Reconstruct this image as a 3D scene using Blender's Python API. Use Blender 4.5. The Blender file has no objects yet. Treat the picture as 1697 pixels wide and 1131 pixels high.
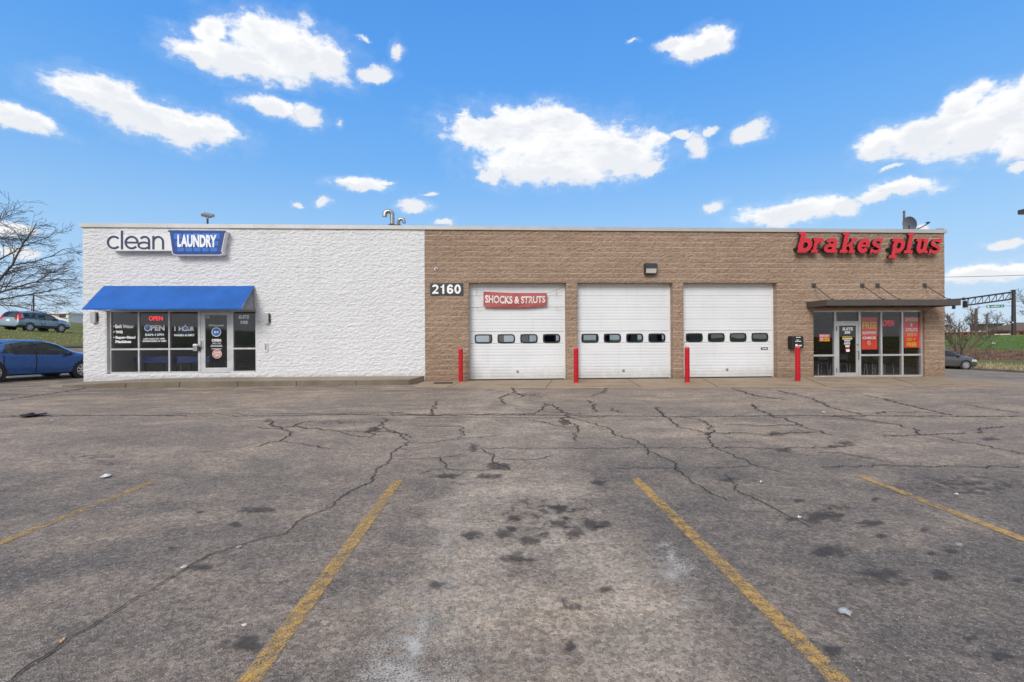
import bpy, bmesh, math, random
from mathutils import Vector, Matrix, noise
R = math.radians
sc = bpy.context.scene
COL = sc.collection
random.seed(7)

# ------------------------------------------------------------------ survey of the place (metres; facade plane is y = 0)
F, CX, CY, ROLL, TH, DN, EH = 800.0, 848.5, 565.5, 0.0059, math.atan(0.056), 18.27, 1.5
CT, ST = math.cos(TH), math.sin(TH)
def ray(px, py):
    u, v = px - CX, py - CY
    u2, v2 = u - ROLL * v, v + ROLL * u
    return Vector((ST * F + CT * u2, CT * F - ST * u2, -v2))
def W(px, py, y=0.0):
    r = ray(px, py); t = (y + DN) / r.y
    return r.x * t, EH + r.z * t
def G(px, py, z=0.0):
    r = ray(px, py); t = (z - EH) / r.z
    return r.x * t, -DN + r.y * t
def D(px, py, d):
    r = ray(px, py) * (d / F)
    return Vector((r.x, r.y - DN, r.z + EH))
def WX(px, y=0.0): return W(px, CY, y)[0]

HP = [(-500, 9), (-200, 8), (-110, 6.4), (-75, 5.3), (-55, 3.6), (-42, 2.75), (-37, 2.5), (-29.2, 1.40), (-28.2, 1.18), (-18.2, .22), (-15.8, .12), (-13, .0),
      (15, 0), (17.3, -.03), (19, -.10), (24, -.40), (36, -.84), (36.6, -.72), (45, -.62), (50, -.62), (53, -.78), (56, .13), (62, .95), (70, 1.85), (77, 1.95), (115, 1.9), (500, 1.5)]
def H(x):
    for (a, za), (b, zb) in zip(HP, HP[1:]):
        if a <= x <= b: return za + (zb - za) * (x - a) / (b - a)
    return 0.0

# ------------------------------------------------------------------ mesh builder
class MB:
    def __init__(s): s.v = []; s.f = []; s.m = []; s.fade = []; s.k = 0
    def add(s, vs, fs, mi=0, fade=None):
        o = len(s.v); s.v += [tuple(p) for p in vs]; s.f += [tuple(i + o for i in f) for f in fs]; s.m += [mi] * len(fs)
        s.fade += fade if fade else [1.0] * len(vs)
        return s
    def box(s, x0, x1, y0, y1, z0, z1, mi=0):
        vs = [(x, y, z) for z in (z0, z1) for y in (y0, y1) for x in (x0, x1)]
        return s.add(vs, [(0, 2, 3, 1), (4, 5, 7, 6), (0, 1, 5, 4), (2, 6, 7, 3), (0, 4, 6, 2), (1, 3, 7, 5)], mi)
    def quad(s, a, b, c, d, mi=0): return s.add([a, b, c, d], [(0, 1, 2, 3)], mi)
    def tube(s, pts, r, n=8, caps=True, mi=0):
        pts = [Vector(p) for p in pts]; rs = r if isinstance(r, (list, tuple)) else [r] * len(pts)
        vs = []; prev = None
        for i, p in enumerate(pts):
            t = (pts[min(i + 1, len(pts) - 1)] - pts[max(i - 1, 0)]).normalized()
            if prev is None:
                a = Vector((0, 0, 1)) if abs(t.z) < .9 else Vector((1, 0, 0)); u = t.cross(a).normalized()
            else:
                u = (prev - t * prev.dot(t)).normalized()
            prev = u; w = t.cross(u)
            for k in range(n):
                an = 2 * math.pi * k / n
                vs.append(p + (u * math.cos(an) + w * math.sin(an)) * rs[i])
        fs = []
        for i in range(len(pts) - 1):
            for k in range(n):
                a, b = i * n + k, i * n + (k + 1) % n
                fs.append((a, b, b + n, a + n))
        if caps:
            fs.append(tuple(range(n - 1, -1, -1))); fs.append(tuple((len(pts) - 1) * n + k for k in range(n)))
        return s.add(vs, fs, mi)
    def prism(s, poly, y0, y1, mi=0):           # polygon in xz, extruded along y
        n = len(poly)
        vs = [(x, y0, z) for x, z in poly] + [(x, y1, z) for x, z in poly]
        fs = [tuple(range(n)), tuple(range(2 * n - 1, n - 1, -1))] + [(i, i + n, (i + 1) % n + n, (i + 1) % n) for i in range(n)]
        return s.add(vs, fs, mi)
    def prismx(s, poly, x0, x1, mi=0):          # polygon in yz, extruded along x
        n = len(poly)
        vs = [(x0, y, z) for y, z in poly] + [(x1, y, z) for y, z in poly]
        fs = [tuple(range(n)), tuple(range(2 * n - 1, n - 1, -1))] + [(i, i + n, (i + 1) % n + n, (i + 1) % n) for i in range(n)]
        return s.add(vs, fs, mi)
    def prismz(s, poly, z0, z1, mi=0):
        n = len(poly)
        vs = [(x, y, z0) for x, y in poly] + [(x, y, z1) for x, y in poly]
        fs = [tuple(range(n)), tuple(range(2 * n - 1, n - 1, -1))] + [(i, i + n, (i + 1) % n + n, (i + 1) % n) for i in range(n)]
        return s.add(vs, fs, mi)
    def ring(s, cx, cz, rx, rz, t, a0, a1, y0, y1, n=28, mi=0, sh=0.0, oz=0.0):   # annular sector in xz
        full = abs(a1 - a0) >= 359.9
        m = max(4, int(n * abs(a1 - a0) / 360)); vs = []
        for i in range(m + 1):
            a = R(a0 + (a1 - a0) * i / m); c, q = math.cos(a), math.sin(a)
            for (ex, ez, yy) in ((rx, rz, y0), (rx - t, rz - t, y0), (rx, rz, y1), (rx - t, rz - t, y1)):
                z = cz + ez * q; vs.append((cx + ex * c + sh * (z - oz), yy, z))
        fs = []
        for i in range(m):
            b = 4 * i
            fs += [(b, b + 1, b + 5, b + 4), (b + 2, b + 6, b + 7, b + 3), (b, b + 4, b + 6, b + 2), (b + 1, b + 3, b + 7, b + 5)]
        if not full: fs += [(0, 2, 3, 1), (4 * m, 4 * m + 1, 4 * m + 3, 4 * m + 2)]
        return s.add(vs, fs, mi)
    def disc(s, cx, cz, r, y0, y1, n=24, mi=0):
        return s.prism([(cx + r * math.cos(2 * math.pi * k / n), cz + r * math.sin(2 * math.pi * k / n)) for k in range(n)], y0, y1, mi)
    def lathe(s, prof, n=20, o=(0, 0, 0), mi=0):     # (r,z) profile about z
        vs = []
        for r, z in prof:
            for k in range(n):
                a = 2 * math.pi * k / n; vs.append((o[0] + r * math.cos(a), o[1] + r * math.sin(a), o[2] + z))
        fs = [(i * n + k, i * n + (k + 1) % n, (i + 1) * n + (k + 1) % n, (i + 1) * n + k) for i in range(len(prof) - 1) for k in range(n)]
        fs += [tuple(range(n - 1, -1, -1)), tuple((len(prof) - 1) * n + k for k in range(n))]
        return s.add(vs, fs, mi)
    def mul(s, M, start=0):
        for i in range(start, len(s.v)): s.v[i] = tuple(M @ Vector(s.v[i]))
        return s
    def build(s, name, mats, parent=None, smooth=False, bevel=0, loc=None):
        me = bpy.data.meshes.new(name); me.from_pydata(s.v, [], s.f)
        if not isinstance(mats, (list, tuple)): mats = [mats]
        for m in mats: me.materials.append(m)
        me.polygons.foreach_set('material_index', s.m)
        if any(f != 1.0 for f in s.fade):
            at = me.attributes.new('fade', 'FLOAT', 'POINT'); at.data.foreach_set('value', s.fade)
        bm = bmesh.new(); bm.from_mesh(me); bmesh.ops.recalc_face_normals(bm, faces=bm.faces); bm.to_mesh(me); bm.free()
        if smooth is True: me.polygons.foreach_set('use_smooth', [True] * len(me.polygons))
        elif smooth: me.polygons.foreach_set('use_smooth', [True] * len(me.polygons)); me.set_sharp_from_angle(angle=R(smooth))
        me.update()
        o = bpy.data.objects.new(name, me); COL.objects.link(o)
        if parent is not None:
            o.parent = parent
            if loc is None: o.matrix_parent_inverse = Matrix.Translation(-parent_loc(parent)) if parent.get('_abs') else Matrix()
        if loc is not None: o.location = loc
        if bevel:
            b = o.modifiers.new('bevel', 'BEVEL'); b.width = bevel; b.segments = 2; b.limit_method = 'ANGLE'; b.angle_limit = R(40)
        return o
def parent_loc(p):
    v = Vector((0, 0, 0))
    while p is not None: v += p.location; p = p.parent
    return v
def tag(o, label, cat, group=None, kind=None):
    if label: o['label'] = label
    if cat: o['category'] = cat
    if group: o['group'] = group
    if kind: o['kind'] = kind
    return o
def struct(o): o['kind'] = 'structure'; return o
def empty(name, label, cat, loc=(0, 0, 0), group=None, absolute=True):
    """absolute: the parts are modelled in world coordinates"""
    o = bpy.data.objects.new(name, None); COL.objects.link(o); o.location = loc; o.empty_display_size = .2
    if absolute: o['_abs'] = 1
    return tag(o, label, cat, group)
def children(o): return [c for c in bpy.data.objects if c.parent == o]
def copy_tree(o, parent=None):
    c = o.copy(); COL.objects.link(c); c.parent = parent
    for ch in children(o): copy_tree(ch, c)
    return c

# ------------------------------------------------------------------ lettering with the built-in font
def text_mesh(body):
    cu = bpy.data.curves.new('lettering', 'FONT'); cu.body = body; cu.size = 1.0
    return cu
def fit_text(mb, body, x0, x1, z0, z1, y, bold=0.0, th=.004, mi=0, shear=0.0):
    cu = text_mesh(body); cu.offset = bold; cu.extrude = .01; cu.resolution_u = 3; cu.shear = shear
    o = bpy.data.objects.new('lettering', cu); COL.objects.link(o)
    dg = bpy.context.evaluated_depsgraph_get(); dg.update()
    me = bpy.data.meshes.new_from_object(o.evaluated_get(dg))
    vs = [tuple(v.co) for v in me.vertices]; fs = [tuple(p.vertices) for p in me.polygons]
    bpy.data.objects.remove(o); bpy.data.curves.remove(cu); bpy.data.meshes.remove(me)
    ax = min(v[0] for v in vs); bx = max(v[0] for v in vs); az = min(v[1] for v in vs); bz = max(v[1] for v in vs)
    out = [(x0 + (v[0] - ax) / (bx - ax) * (x1 - x0), y - th / 2 - (th / 2 if v[2] > 0 else -th / 2), z0 + (v[1] - az) / (bz - az) * (z1 - z0)) for v in vs]
    mb.add(out, fs, mi); return mb
def ptext(mb, body, px0, px1, py0, py1, y, bold=.02, th=.004, mi=0, shear=0.0):     # box surveyed on the plane y
    a = W(px0, py1, y); b = W(px1, py0, y)
    return fit_text(mb, body, a[0], b[0], a[1], b[1], y, bold, th, mi, shear)

# ------------------------------------------------------------------ materials
def newmat(name):
    m = bpy.data.materials.new(name); m.use_nodes = True
    nt = m.node_tree; nt.nodes.clear()
    return m, nt, nt.nodes, nt.links
def N(nt, t, **kw):
    n = nt.nodes.new(t)
    for k, v in kw.items():
        if hasattr(n, k) and not k.startswith('i_'): setattr(n, k, v)
    return n
def setin(n, **kw):
    for k, v in kw.items(): n.inputs[k].default_value = v
def math_(nt, op, a, b=None, c=None, clamp=False):
    n = nt.nodes.new('ShaderNodeMath'); n.operation = op; n.use_clamp = clamp
    for i, x in enumerate((a, b, c)):
        if x is None: continue
        if isinstance(x, (int, float)): n.inputs[i].default_value = x
        else: nt.links.new(x, n.inputs[i])
    return n.outputs[0]
def mixc(nt, fac, a, b, mode='MIX'):
    n = nt.nodes.new('ShaderNodeMix'); n.data_type = 'RGBA'; n.blend_type = mode
    for i, x in ((0, fac), (6, a), (7, b)):
        if isinstance(x, (int, float)): n.inputs[i].default_value = x
        elif isinstance(x, tuple): n.inputs[i].default_value = (*x[:3], 1)
        else: nt.links.new(x, n.inputs[i])
    return n.outputs[2]
def noise_(nt, vec, scale, detail=4, rough=.55, out=0):
    n = nt.nodes.new('ShaderNodeTexNoise'); n.inputs['Scale'].default_value = scale; n.inputs['Detail'].default_value = detail; n.inputs['Roughness'].default_value = rough
    nt.links.new(vec, n.inputs['Vector']); return n.outputs[out]
def maprange(nt, v, a, b, c=0.0, d=1.0, smooth=True):
    n = nt.nodes.new('ShaderNodeMapRange'); n.interpolation_type = 'SMOOTHSTEP' if smooth else 'LINEAR'
    nt.links.new(v, n.inputs[0])
    for i, x in enumerate((a, b, c, d)): n.inputs[i + 1].default_value = x
    return n.outputs[0]
def scalevec(nt, vec, s):
    n = nt.nodes.new('ShaderNodeVectorMath'); n.operation = 'MULTIPLY'; nt.links.new(vec, n.inputs[0]); n.inputs[1].default_value = s
    return n.outputs[0]
def position(nt): return nt.nodes.new('ShaderNodeNewGeometry').outputs['Position']
def objco(nt): return nt.nodes.new('ShaderNodeTexCoord').outputs['Object']
def bsdf(nt, color, rough=.6, metal=0.0, normal=None, spec=.5, emit=None, es=0.0, coat=0.0):
    b = nt.nodes.new('ShaderNodeBsdfPrincipled'); o = nt.nodes.new('ShaderNodeOutputMaterial')
    if isinstance(color, tuple): b.inputs['Base Color'].default_value = (*color, 1)
    else: nt.links.new(color, b.inputs['Base Color'])
    if isinstance(rough, float): b.inputs['Roughness'].default_value = rough
    else: nt.links.new(rough, b.inputs['Roughness'])
    b.inputs['Metallic'].default_value = metal; b.inputs['Specular IOR Level'].default_value = spec
    if coat: b.inputs['Coat Weight'].default_value = coat; b.inputs['Coat Roughness'].default_value = .04
    if normal is not None: nt.links.new(normal, b.inputs['Normal'])
    if emit: b.inputs['Emission Color'].default_value = (*emit, 1); b.inputs['Emission Strength'].default_value = es
    nt.links.new(b.outputs[0], o.inputs[0]); return b
def bump(nt, h, strength=.3, dist=.02):
    n = nt.nodes.new('ShaderNodeBump'); n.inputs['Strength'].default_value = strength; n.inputs['Distance'].default_value = dist
    nt.links.new(h, n.inputs['Height']); return n.outputs[0]
MATS = {}
def pm(name, c, rough=.5, metal=0.0, var=.12, scale=3.0, bmp=0.0, bscale=60.0, spec=.5, emit=None, es=0.0, coat=0.0):
    if name in MATS: return MATS[name]
    m, nt, ns, ln = newmat(name); p = objco(nt)
    n = noise_(nt, p, scale, 5, .6)
    n = maprange(nt, n, .3, .7)
    col = mixc(nt, n, tuple(x * (1 - var) for x in c), tuple(min(1, x * (1 + var)) for x in c))
    nb = bump(nt, noise_(nt, p, bscale, 3), bmp, .01) if bmp else None
    rr = maprange(nt, noise_(nt, p, scale * 2.3, 3), .3, .7, max(0, rough - .07), min(1, rough + .07))
    bsdf(nt, col, rr, metal, nb, spec, emit, es, coat)
    MATS[name] = m; return m

def m_block(name, base, dark, mortar, painted):
    m, nt, ns, ln = newmat(name); p = position(nt)
    sx = nt.nodes.new('ShaderNodeSeparateXYZ'); ln.new(p, sx.inputs[0])
    cx = nt.nodes.new('ShaderNodeCombineXYZ'); ln.new(math_(nt, 'ADD', sx.outputs[0], sx.outputs[1]), cx.inputs[0]); ln.new(sx.outputs[2], cx.inputs[1])
    br = nt.nodes.new('ShaderNodeTexBrick'); ln.new(cx.outputs[0], br.inputs['Vector'])
    setin(br, Scale=1.0); br.inputs['Mortar Size'].default_value = .0065 if painted else .011; br.inputs['Mortar Smooth'].default_value = .3
    br.inputs['Brick Width'].default_value = .4064; br.inputs['Row Height'].default_value = .2032; br.inputs['Bias'].default_value = 0
    br.inputs['Color1'].default_value = (.35, .35, .35, 1); br.inputs['Color2'].default_value = (.65, .65, .65, 1)
    big = maprange(nt, noise_(nt, p, .55, 4), .3, .7)
    fine = maprange(nt, noise_(nt, p, 34, 6, .75), .36, .64)
    mid = maprange(nt, noise_(nt, scalevec(nt, p, (1, 1, 1.8)), 9, 5, .65), .3, .72)
    f = math_(nt, 'MULTIPLY_ADD', fine, .45, math_(nt, 'MULTIPLY', mid, .38)); f = math_(nt, 'MULTIPLY_ADD', big, .17, f)
    col = mixc(nt, f, dark, base)
    tint = nt.nodes.new('ShaderNodeSeparateColor'); ln.new(br.outputs['Color'], tint.inputs[0])
    bt = math_(nt, 'MULTIPLY_ADD', tint.outputs[0], .10 if painted else .40, .95 if painted else .80)
    hv = nt.nodes.new('ShaderNodeCombineColor')
    for i in range(3): ln.new(bt, hv.inputs[i])
    col = mixc(nt, 1.0, col, hv.outputs[0], 'MULTIPLY')
    hj = maprange(nt, math_(nt, 'ABSOLUTE', math_(nt, 'SUBTRACT', math_(nt, 'FRACT', math_(nt, 'DIVIDE', sx.outputs[2], .2032)), .5)), .425, .465)
    jt = math_(nt, 'MAXIMUM', hj, math_(nt, 'MULTIPLY', br.outputs['Fac'], .38))
    mf = math_(nt, 'MULTIPLY', jt, math_(nt, 'MULTIPLY', maprange(nt, noise_(nt, scalevec(nt, p, (.5, .5, 2)), 2.4, 4), .36, .60, .15 if painted else .3, 1), .24 if painted else .62))
    col = mixc(nt, mf, col, mortar)
    # grime splash near the foot of the wall
    lo = maprange(nt, math_(nt, 'ADD', sx.outputs[2], math_(nt, 'MULTIPLY', noise_(nt, p, 4, 5), .35)), .3, .62, 1, 0)
    col = mixc(nt, math_(nt, 'MULTIPLY', lo, .35), col, (.30, .27, .22) if painted else (.22, .15, .10))
    stk = math_(nt, 'MULTIPLY', maprange(nt, noise_(nt, scalevec(nt, p, (1, 1, .09)), 1.5, 6, .7), .54, .74), maprange(nt, sx.outputs[2], 2.2, 5.6, .15, 1))
    col = mixc(nt, math_(nt, 'MULTIPLY', stk, .30), col, (.42, .41, .40) if painted else (.22, .16, .12))
    h = math_(nt, 'MULTIPLY_ADD', mid, .7, math_(nt, 'MULTIPLY', fine, .3))
    bsdf(nt, col, .88 if not painted else .7, 0, bump(nt, h, .75 if painted else .8, .03), .25)
    return m

def m_asphalt(name):
    m, nt, ns, ln = newmat(name); p = position(nt)
    sx = nt.nodes.new('ShaderNodeSeparateXYZ'); ln.new(p, sx.inputs[0])
    big = maprange(nt, noise_(nt, scalevec(nt, p, (.55, 1.0, 1)), .42, 6, .6), .36, .66)
    mid = maprange(nt, noise_(nt, p, 1.7, 6, .62), .34, .68)
    sm = maprange(nt, noise_(nt, p, 9, 5, .65), .3, .7)
    # tan, worn stretch: the middle bay and the travelled strip along the building; bluer bitumen beside and in front
    nn = math_(nt, 'MULTIPLY', math_(nt, 'SUBTRACT', noise_(nt, p, .9, 4), .5), 2.2)
    strip = maprange(nt, math_(nt, 'ADD', sx.outputs[1], nn), -13.6, -11.2)
    ax = math_(nt, 'ABSOLUTE', math_(nt, 'SUBTRACT', sx.outputs[0], .35))
    bay = math_(nt, 'MULTIPLY', maprange(nt, math_(nt, 'ADD', ax, math_(nt, 'MULTIPLY', nn, .35)), .45, 1.0, 1, 0), maprange(nt, math_(nt, 'ADD', sx.outputs[1], nn), -16.9, -15.6))
    far = math_(nt, 'MAXIMUM', strip, bay)
    t = math_(nt, 'MULTIPLY_ADD', far, .46, math_(nt, 'MULTIPLY', big, .40)); t = math_(nt, 'MULTIPLY_ADD', mid, .38, t); t = math_(nt, 'SUBTRACT', t, .16, clamp=True)
    col = mixc(nt, t, (.190, .156, .128), (.57, .430, .305))
    col = mixc(nt, math_(nt, 'MULTIPLY', sm, .40), col, (.13, .112, .096))
    pale = math_(nt, 'MULTIPLY', bay, maprange(nt, noise_(nt, scalevec(nt, p, (1.4, .7, 1)), 1.1, 6, .65), .36, .62))
    col = mixc(nt, math_(nt, 'MULTIPLY', pale, .55), col, (.62, .50, .38))
    swn = nt.nodes.new('ShaderNodeTexNoise'); setin(swn, Scale=.75, Detail=7, Roughness=.62, Distortion=1.8); ln.new(scalevec(nt, p, (.6, 1, 1)), swn.inputs['Vector'])
    sw = maprange(nt, swn.outputs[0], .40, .62)
    col = mixc(nt, math_(nt, 'MULTIPLY', math_(nt, 'SUBTRACT', 1.0, sw), .34), col, (.138, .120, .106))
    # aggregate: light and dark stones
    vo = nt.nodes.new('ShaderNodeTexVoronoi'); vo.inputs['Scale'].default_value = 125; ln.new(p, vo.inputs['Vector'])
    sc_ = nt.nodes.new('ShaderNodeSeparateColor'); ln.new(vo.outputs['Color'], sc_.inputs[0])
    near = maprange(nt, vo.outputs['Distance'], .25, .6, 1, 0)
    li = math_(nt, 'MULTIPLY', maprange(nt, sc_.outputs[0], .60, .95), near)
    da = math_(nt, 'MULTIPLY', maprange(nt, sc_.outputs[1], .62, .9), near)
    col = mixc(nt, math_(nt, 'MULTIPLY', li, .70), col, (.50, .44, .37))
    col = mixc(nt, math_(nt, 'MULTIPLY', da, .75), col, (.045, .042, .040))
    for gs, ga in ((48, .60), (19, .20)):
        vg = nt.nodes.new('ShaderNodeTexVoronoi'); vg.inputs['Scale'].default_value = gs; ln.new(p, vg.inputs['Vector'])
        sg = nt.nodes.new('ShaderNodeSeparateColor'); ln.new(vg.outputs['Color'], sg.inputs[0])
        k_ = math_(nt, 'MULTIPLY_ADD', math_(nt, 'SUBTRACT', sg.outputs[0], .5), ga, 1.0); hv = nt.nodes.new('ShaderNodeCombineColor')
        for i in range(3): ln.new(k_, hv.inputs[i])
        col = mixc(nt, 1.0, col, hv.outputs[0], 'MULTIPLY')
    v2 = nt.nodes.new('ShaderNodeTexVoronoi'); v2.inputs['Scale'].default_value = 34; ln.new(p, v2.inputs['Vector'])
    s2 = nt.nodes.new('ShaderNodeSeparateColor'); ln.new(v2.outputs['Color'], s2.inputs[0])
    peb = math_(nt, 'MULTIPLY', maprange(nt, s2.outputs[0], .965, .985), maprange(nt, v2.outputs['Distance'], .12, .3, 1, 0))
    col = mixc(nt, math_(nt, 'MULTIPLY', peb, .6), col, (.50, .47, .42))
    # streaks of rubber and drying along the travelled direction
    st = maprange(nt, noise_(nt, scalevec(nt, p, (.25, 3.2, 1)), 1.3, 5, .6), .55, .8)
    col = mixc(nt, math_(nt, 'MULTIPLY', math_(nt, 'MULTIPLY', st, strip), .45), col, (.10, .09, .08))
    # rubbered, darker band where cars stop by the kerb
    k1 = math_(nt, 'MULTIPLY', maprange(nt, sx.outputs[1], -4.6, -3.2), maprange(nt, noise_(nt, scalevec(nt, p, (.3, 1.6, 1)), 1.6, 5), .42, .62))
    col = mixc(nt, math_(nt, 'MULTIPLY', k1, .45), col, (.085, .080, .078))
    h = math_(nt, 'MULTIPLY_ADD', vo.outputs['Distance'], -.6, sm)
    bsdf(nt, col, .86, 0, bump(nt, h, .55, .012), .3)
    return m

def m_concrete(name, a, b, rust=None):
    m, nt, ns, ln = newmat(name); p = position(nt)
    n1 = maprange(nt, noise_(nt, p, .9, 6, .62), .3, .7); n2 = maprange(nt, noise_(nt, p, 14, 5, .65), .3, .7)
    col = mixc(nt, n1, a, b); col = mixc(nt, math_(nt, 'MULTIPLY', n2, .35), col, tuple(x * .62 for x in a))
    if rust:
        r = maprange(nt, noise_(nt, scalevec(nt, p, (.45, 1.3, 1)), .8, 5, .6), .48, .66)
        col = mixc(nt, math_(nt, 'MULTIPLY', r, .5), col, rust)
        g = maprange(nt, noise_(nt, scalevec(nt, p, (.6, 1.8, 1)), 1.3, 6, .65), .52, .72)
        col = mixc(nt, math_(nt, 'MULTIPLY', g, .65), col, (.11, .095, .08))
    bsdf(nt, col, .88, 0, bump(nt, n2, .3, .008), .3)
    return m

def m_grass(name):
    m, nt, ns, ln = newmat(name); p = position(nt)
    big = maprange(nt, noise_(nt, p, .13, 5, .6), .34, .64); mid = maprange(nt, noise_(nt, p, .9, 5, .65), .32, .68); fi = maprange(nt, noise_(nt, p, 14, 4, .7), .25, .75)
    g = mixc(nt, big, (.205, .265, .065), (.36, .34, .125)); g = mixc(nt, math_(nt, 'MULTIPLY', mid, .5), g, (.30, .245, .125))
    g = mixc(nt, math_(nt, 'MULTIPLY', fi, .55), g, (.06, .085, .022))
    # the greener bank by the cross street, the red-brown gully below it, straw beside the drive
    sx = nt.nodes.new('ShaderNodeSeparateXYZ'); ln.new(p, sx.inputs[0])
    wob = math_(nt, 'MULTIPLY_ADD', noise_(nt, p, .4, 5), 4.0, sx.outputs[0])
    gr = maprange(nt, wob, 56.5, 59.5); g2 = mixc(nt, mid, (.115, .245, .042), (.235, .29, .085)); g2 = mixc(nt, math_(nt, 'MULTIPLY', fi, .4), g2, (.05, .09, .02))
    g = mixc(nt, math_(nt, 'MULTIPLY', gr, .9), g, g2)
    gu = math_(nt, 'MULTIPLY', maprange(nt, wob, 51.8, 53.2), maprange(nt, wob, 57.2, 59.2, 1, 0))
    g = mixc(nt, gu, g, mixc(nt, fi, (.14, .085, .055), (.34, .22, .15)))
    stw = math_(nt, 'MULTIPLY', maprange(nt, wob, 37, 38.5), maprange(nt, wob, 41, 46, 1, 0))
    g = mixc(nt, math_(nt, 'MULTIPLY', stw, maprange(nt, mid, .2, .8)), g, mixc(nt, fi, (.22, .16, .08), (.52, .43, .25)))
    bsdf(nt, g, .95, 0, bump(nt, math_(nt, 'ADD', fi, mid), .8, .12), .15)
    return m

def m_decal(name, c, lo, hi, amt, nscale=9.0, spec=.2, rough=.85, c2=None, scale2=None, amp=1.6):
    """a stain or worn paint lying on the ground: the ground shows through where the noise has worn it away"""
    m, nt, ns, ln = newmat(name); p = position(nt)
    at = nt.nodes.new('ShaderNodeAttribute'); at.attribute_name = 'fade'
    n = noise_(nt, p, nscale, 6, .68)
    if scale2: n = math_(nt, 'MULTIPLY_ADD', n, .5, math_(nt, 'MULTIPLY', noise_(nt, p, scale2, 3, .6), .5))
    v = math_(nt, 'ADD', at.outputs['Fac'], math_(nt, 'MULTIPLY', math_(nt, 'SUBTRACT', n, .5), amp))
    a = math_(nt, 'MULTIPLY', maprange(nt, v, lo, hi), amt)
    col = c
    if c2: col = mixc(nt, maprange(nt, noise_(nt, p, 25, 4), .35, .65), c, c2)
    b = nt.nodes.new('ShaderNodeBsdfPrincipled'); b.inputs['Roughness'].default_value = rough; b.inputs['Specular IOR Level'].default_value = spec
    if isinstance(col, tuple): b.inputs['Base Color'].default_value = (*col, 1)
    else: ln.new(col, b.inputs['Base Color'])
    tr = nt.nodes.new('ShaderNodeBsdfTransparent'); mx = nt.nodes.new('ShaderNodeMixShader'); o = nt.nodes.new('ShaderNodeOutputMaterial')
    ln.new(a, mx.inputs[0]); ln.new(tr.outputs[0], mx.inputs[1]); ln.new(b.outputs[0], mx.inputs[2]); ln.new(mx.outputs[0], o.inputs[0])
    return m

def m_glass(name, tint=(.55, .58, .58), refl=1.0):
    """thin window glass: mirror by Fresnel, the rest passes through tinted"""
    m, nt, ns, ln = newmat(name)
    ge = nt.nodes.new('ShaderNodeNewGeometry'); dt = nt.nodes.new('ShaderNodeVectorMath'); dt.operation = 'DOT_PRODUCT'; ln.new(ge.outputs['Incoming'], dt.inputs[0]); ln.new(ge.outputs['Normal'], dt.inputs[1])
    q = math_(nt, 'SUBTRACT', 1.0, math_(nt, 'ABSOLUTE', dt.outputs['Value']), clamp=True)
    a = math_(nt, 'MULTIPLY_ADD', math_(nt, 'POWER', q, 5.0), .9, .075 * refl, clamp=True)
    gl = nt.nodes.new('ShaderNodeBsdfGlossy'); gl.inputs['Roughness'].default_value = .0; gl.inputs['Color'].default_value = (.95, .97, 1, 1)
    nrm = bump(nt, noise_(nt, position(nt), .8, 2), .04, .05); ln.new(nrm, gl.inputs['Normal'])
    tr = nt.nodes.new('ShaderNodeBsdfTransparent'); tr.inputs['Color'].default_value = (*tint, 1)
    mx = nt.nodes.new('ShaderNodeMixShader'); o = nt.nodes.new('ShaderNodeOutputMaterial')
    ln.new(a, mx.inputs[0]); ln.new(tr.outputs[0], mx.inputs[1]); ln.new(gl.outputs[0], mx.inputs[2]); ln.new(mx.outputs[0], o.inputs[0])
    return m

def m_doorsteel():
    m, nt, ns, ln = newmat('white_door_steel'); p = position(nt); sx = nt.nodes.new('ShaderNodeSeparateXYZ'); ln.new(p, sx.inputs[0])
    col = mixc(nt, maprange(nt, noise_(nt, p, .9, 5), .3, .7), (.74, .76, .775), (.79, .805, .815))
    stk = maprange(nt, noise_(nt, scalevec(nt, p, (1, 1, .12)), 3.4, 6, .7), .52, .76)
    col = mixc(nt, math_(nt, 'MULTIPLY', stk, .22), col, (.46, .44, .40))
    lo = maprange(nt, math_(nt, 'ADD', sx.outputs[2], math_(nt, 'MULTIPLY', noise_(nt, p, 5, 6, .7), .9)), .45, 1.0, 1, 0)
    col = mixc(nt, math_(nt, 'MULTIPLY', lo, .45), col, (.40, .36, .30))
    spt = maprange(nt, noise_(nt, p, 16, 4, .6), .66, .74)
    col = mixc(nt, math_(nt, 'MULTIPLY', spt, .18), col, (.40, .38, .35))
    bsdf(nt, col, maprange(nt, noise_(nt, p, 2, 4), .3, .7, .36, .52), 0, bump(nt, noise_(nt, p, 1.6, 3), .12, .03)); return m
M_WHITE = m_block('painted_split_face_block', (.92, .92, .92), (.74, .74, .745), (.52, .52, .53), True)
M_BROWN = m_block('brown_split_face_block', (.55, .395, .29), (.225, .148, .102), (.78, .62, .48), False)
M_ASPH = m_asphalt('weathered_asphalt')
M_APRON = m_concrete('stained_apron_concrete', (.36, .275, .19), (.45, .35, .245), (.38, .235, .11))
M_WALK = m_concrete('walk_concrete', (.30, .25, .19), (.37, .315, .24))
M_KERB = m_concrete('kerb_concrete', (.17, .135, .10), (.25, .205, .155))
M_GRASS = m_grass('winter_grass')
M_GLASS = m_glass('storefront_glass', (.88, .90, .90), 1.0)
M_CARGLASS = m_glass('car_glass', (.30, .33, .32), 1.0)
M_DOORGLASS = m_glass('door_light_glass', (.50, .50, .49), 2.6)
M_ALU = pm('brushed_aluminium_frame', (.66, .66, .66), .38, .55, .06)
M_COPING = pm('coping_metal', (.52, .51, .50), .45, .3, .06, 1.2)
M_DOOR = m_doorsteel()
M_BLACK = pm('black_rubber', (.018, .018, .02), .55)
M_DARK = pm('dark_bronze_paint', (.085, .072, .064), .45, 0, .08)
M_MAST = pm('dark_mast_paint', (.045, .036, .036), .6)
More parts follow.
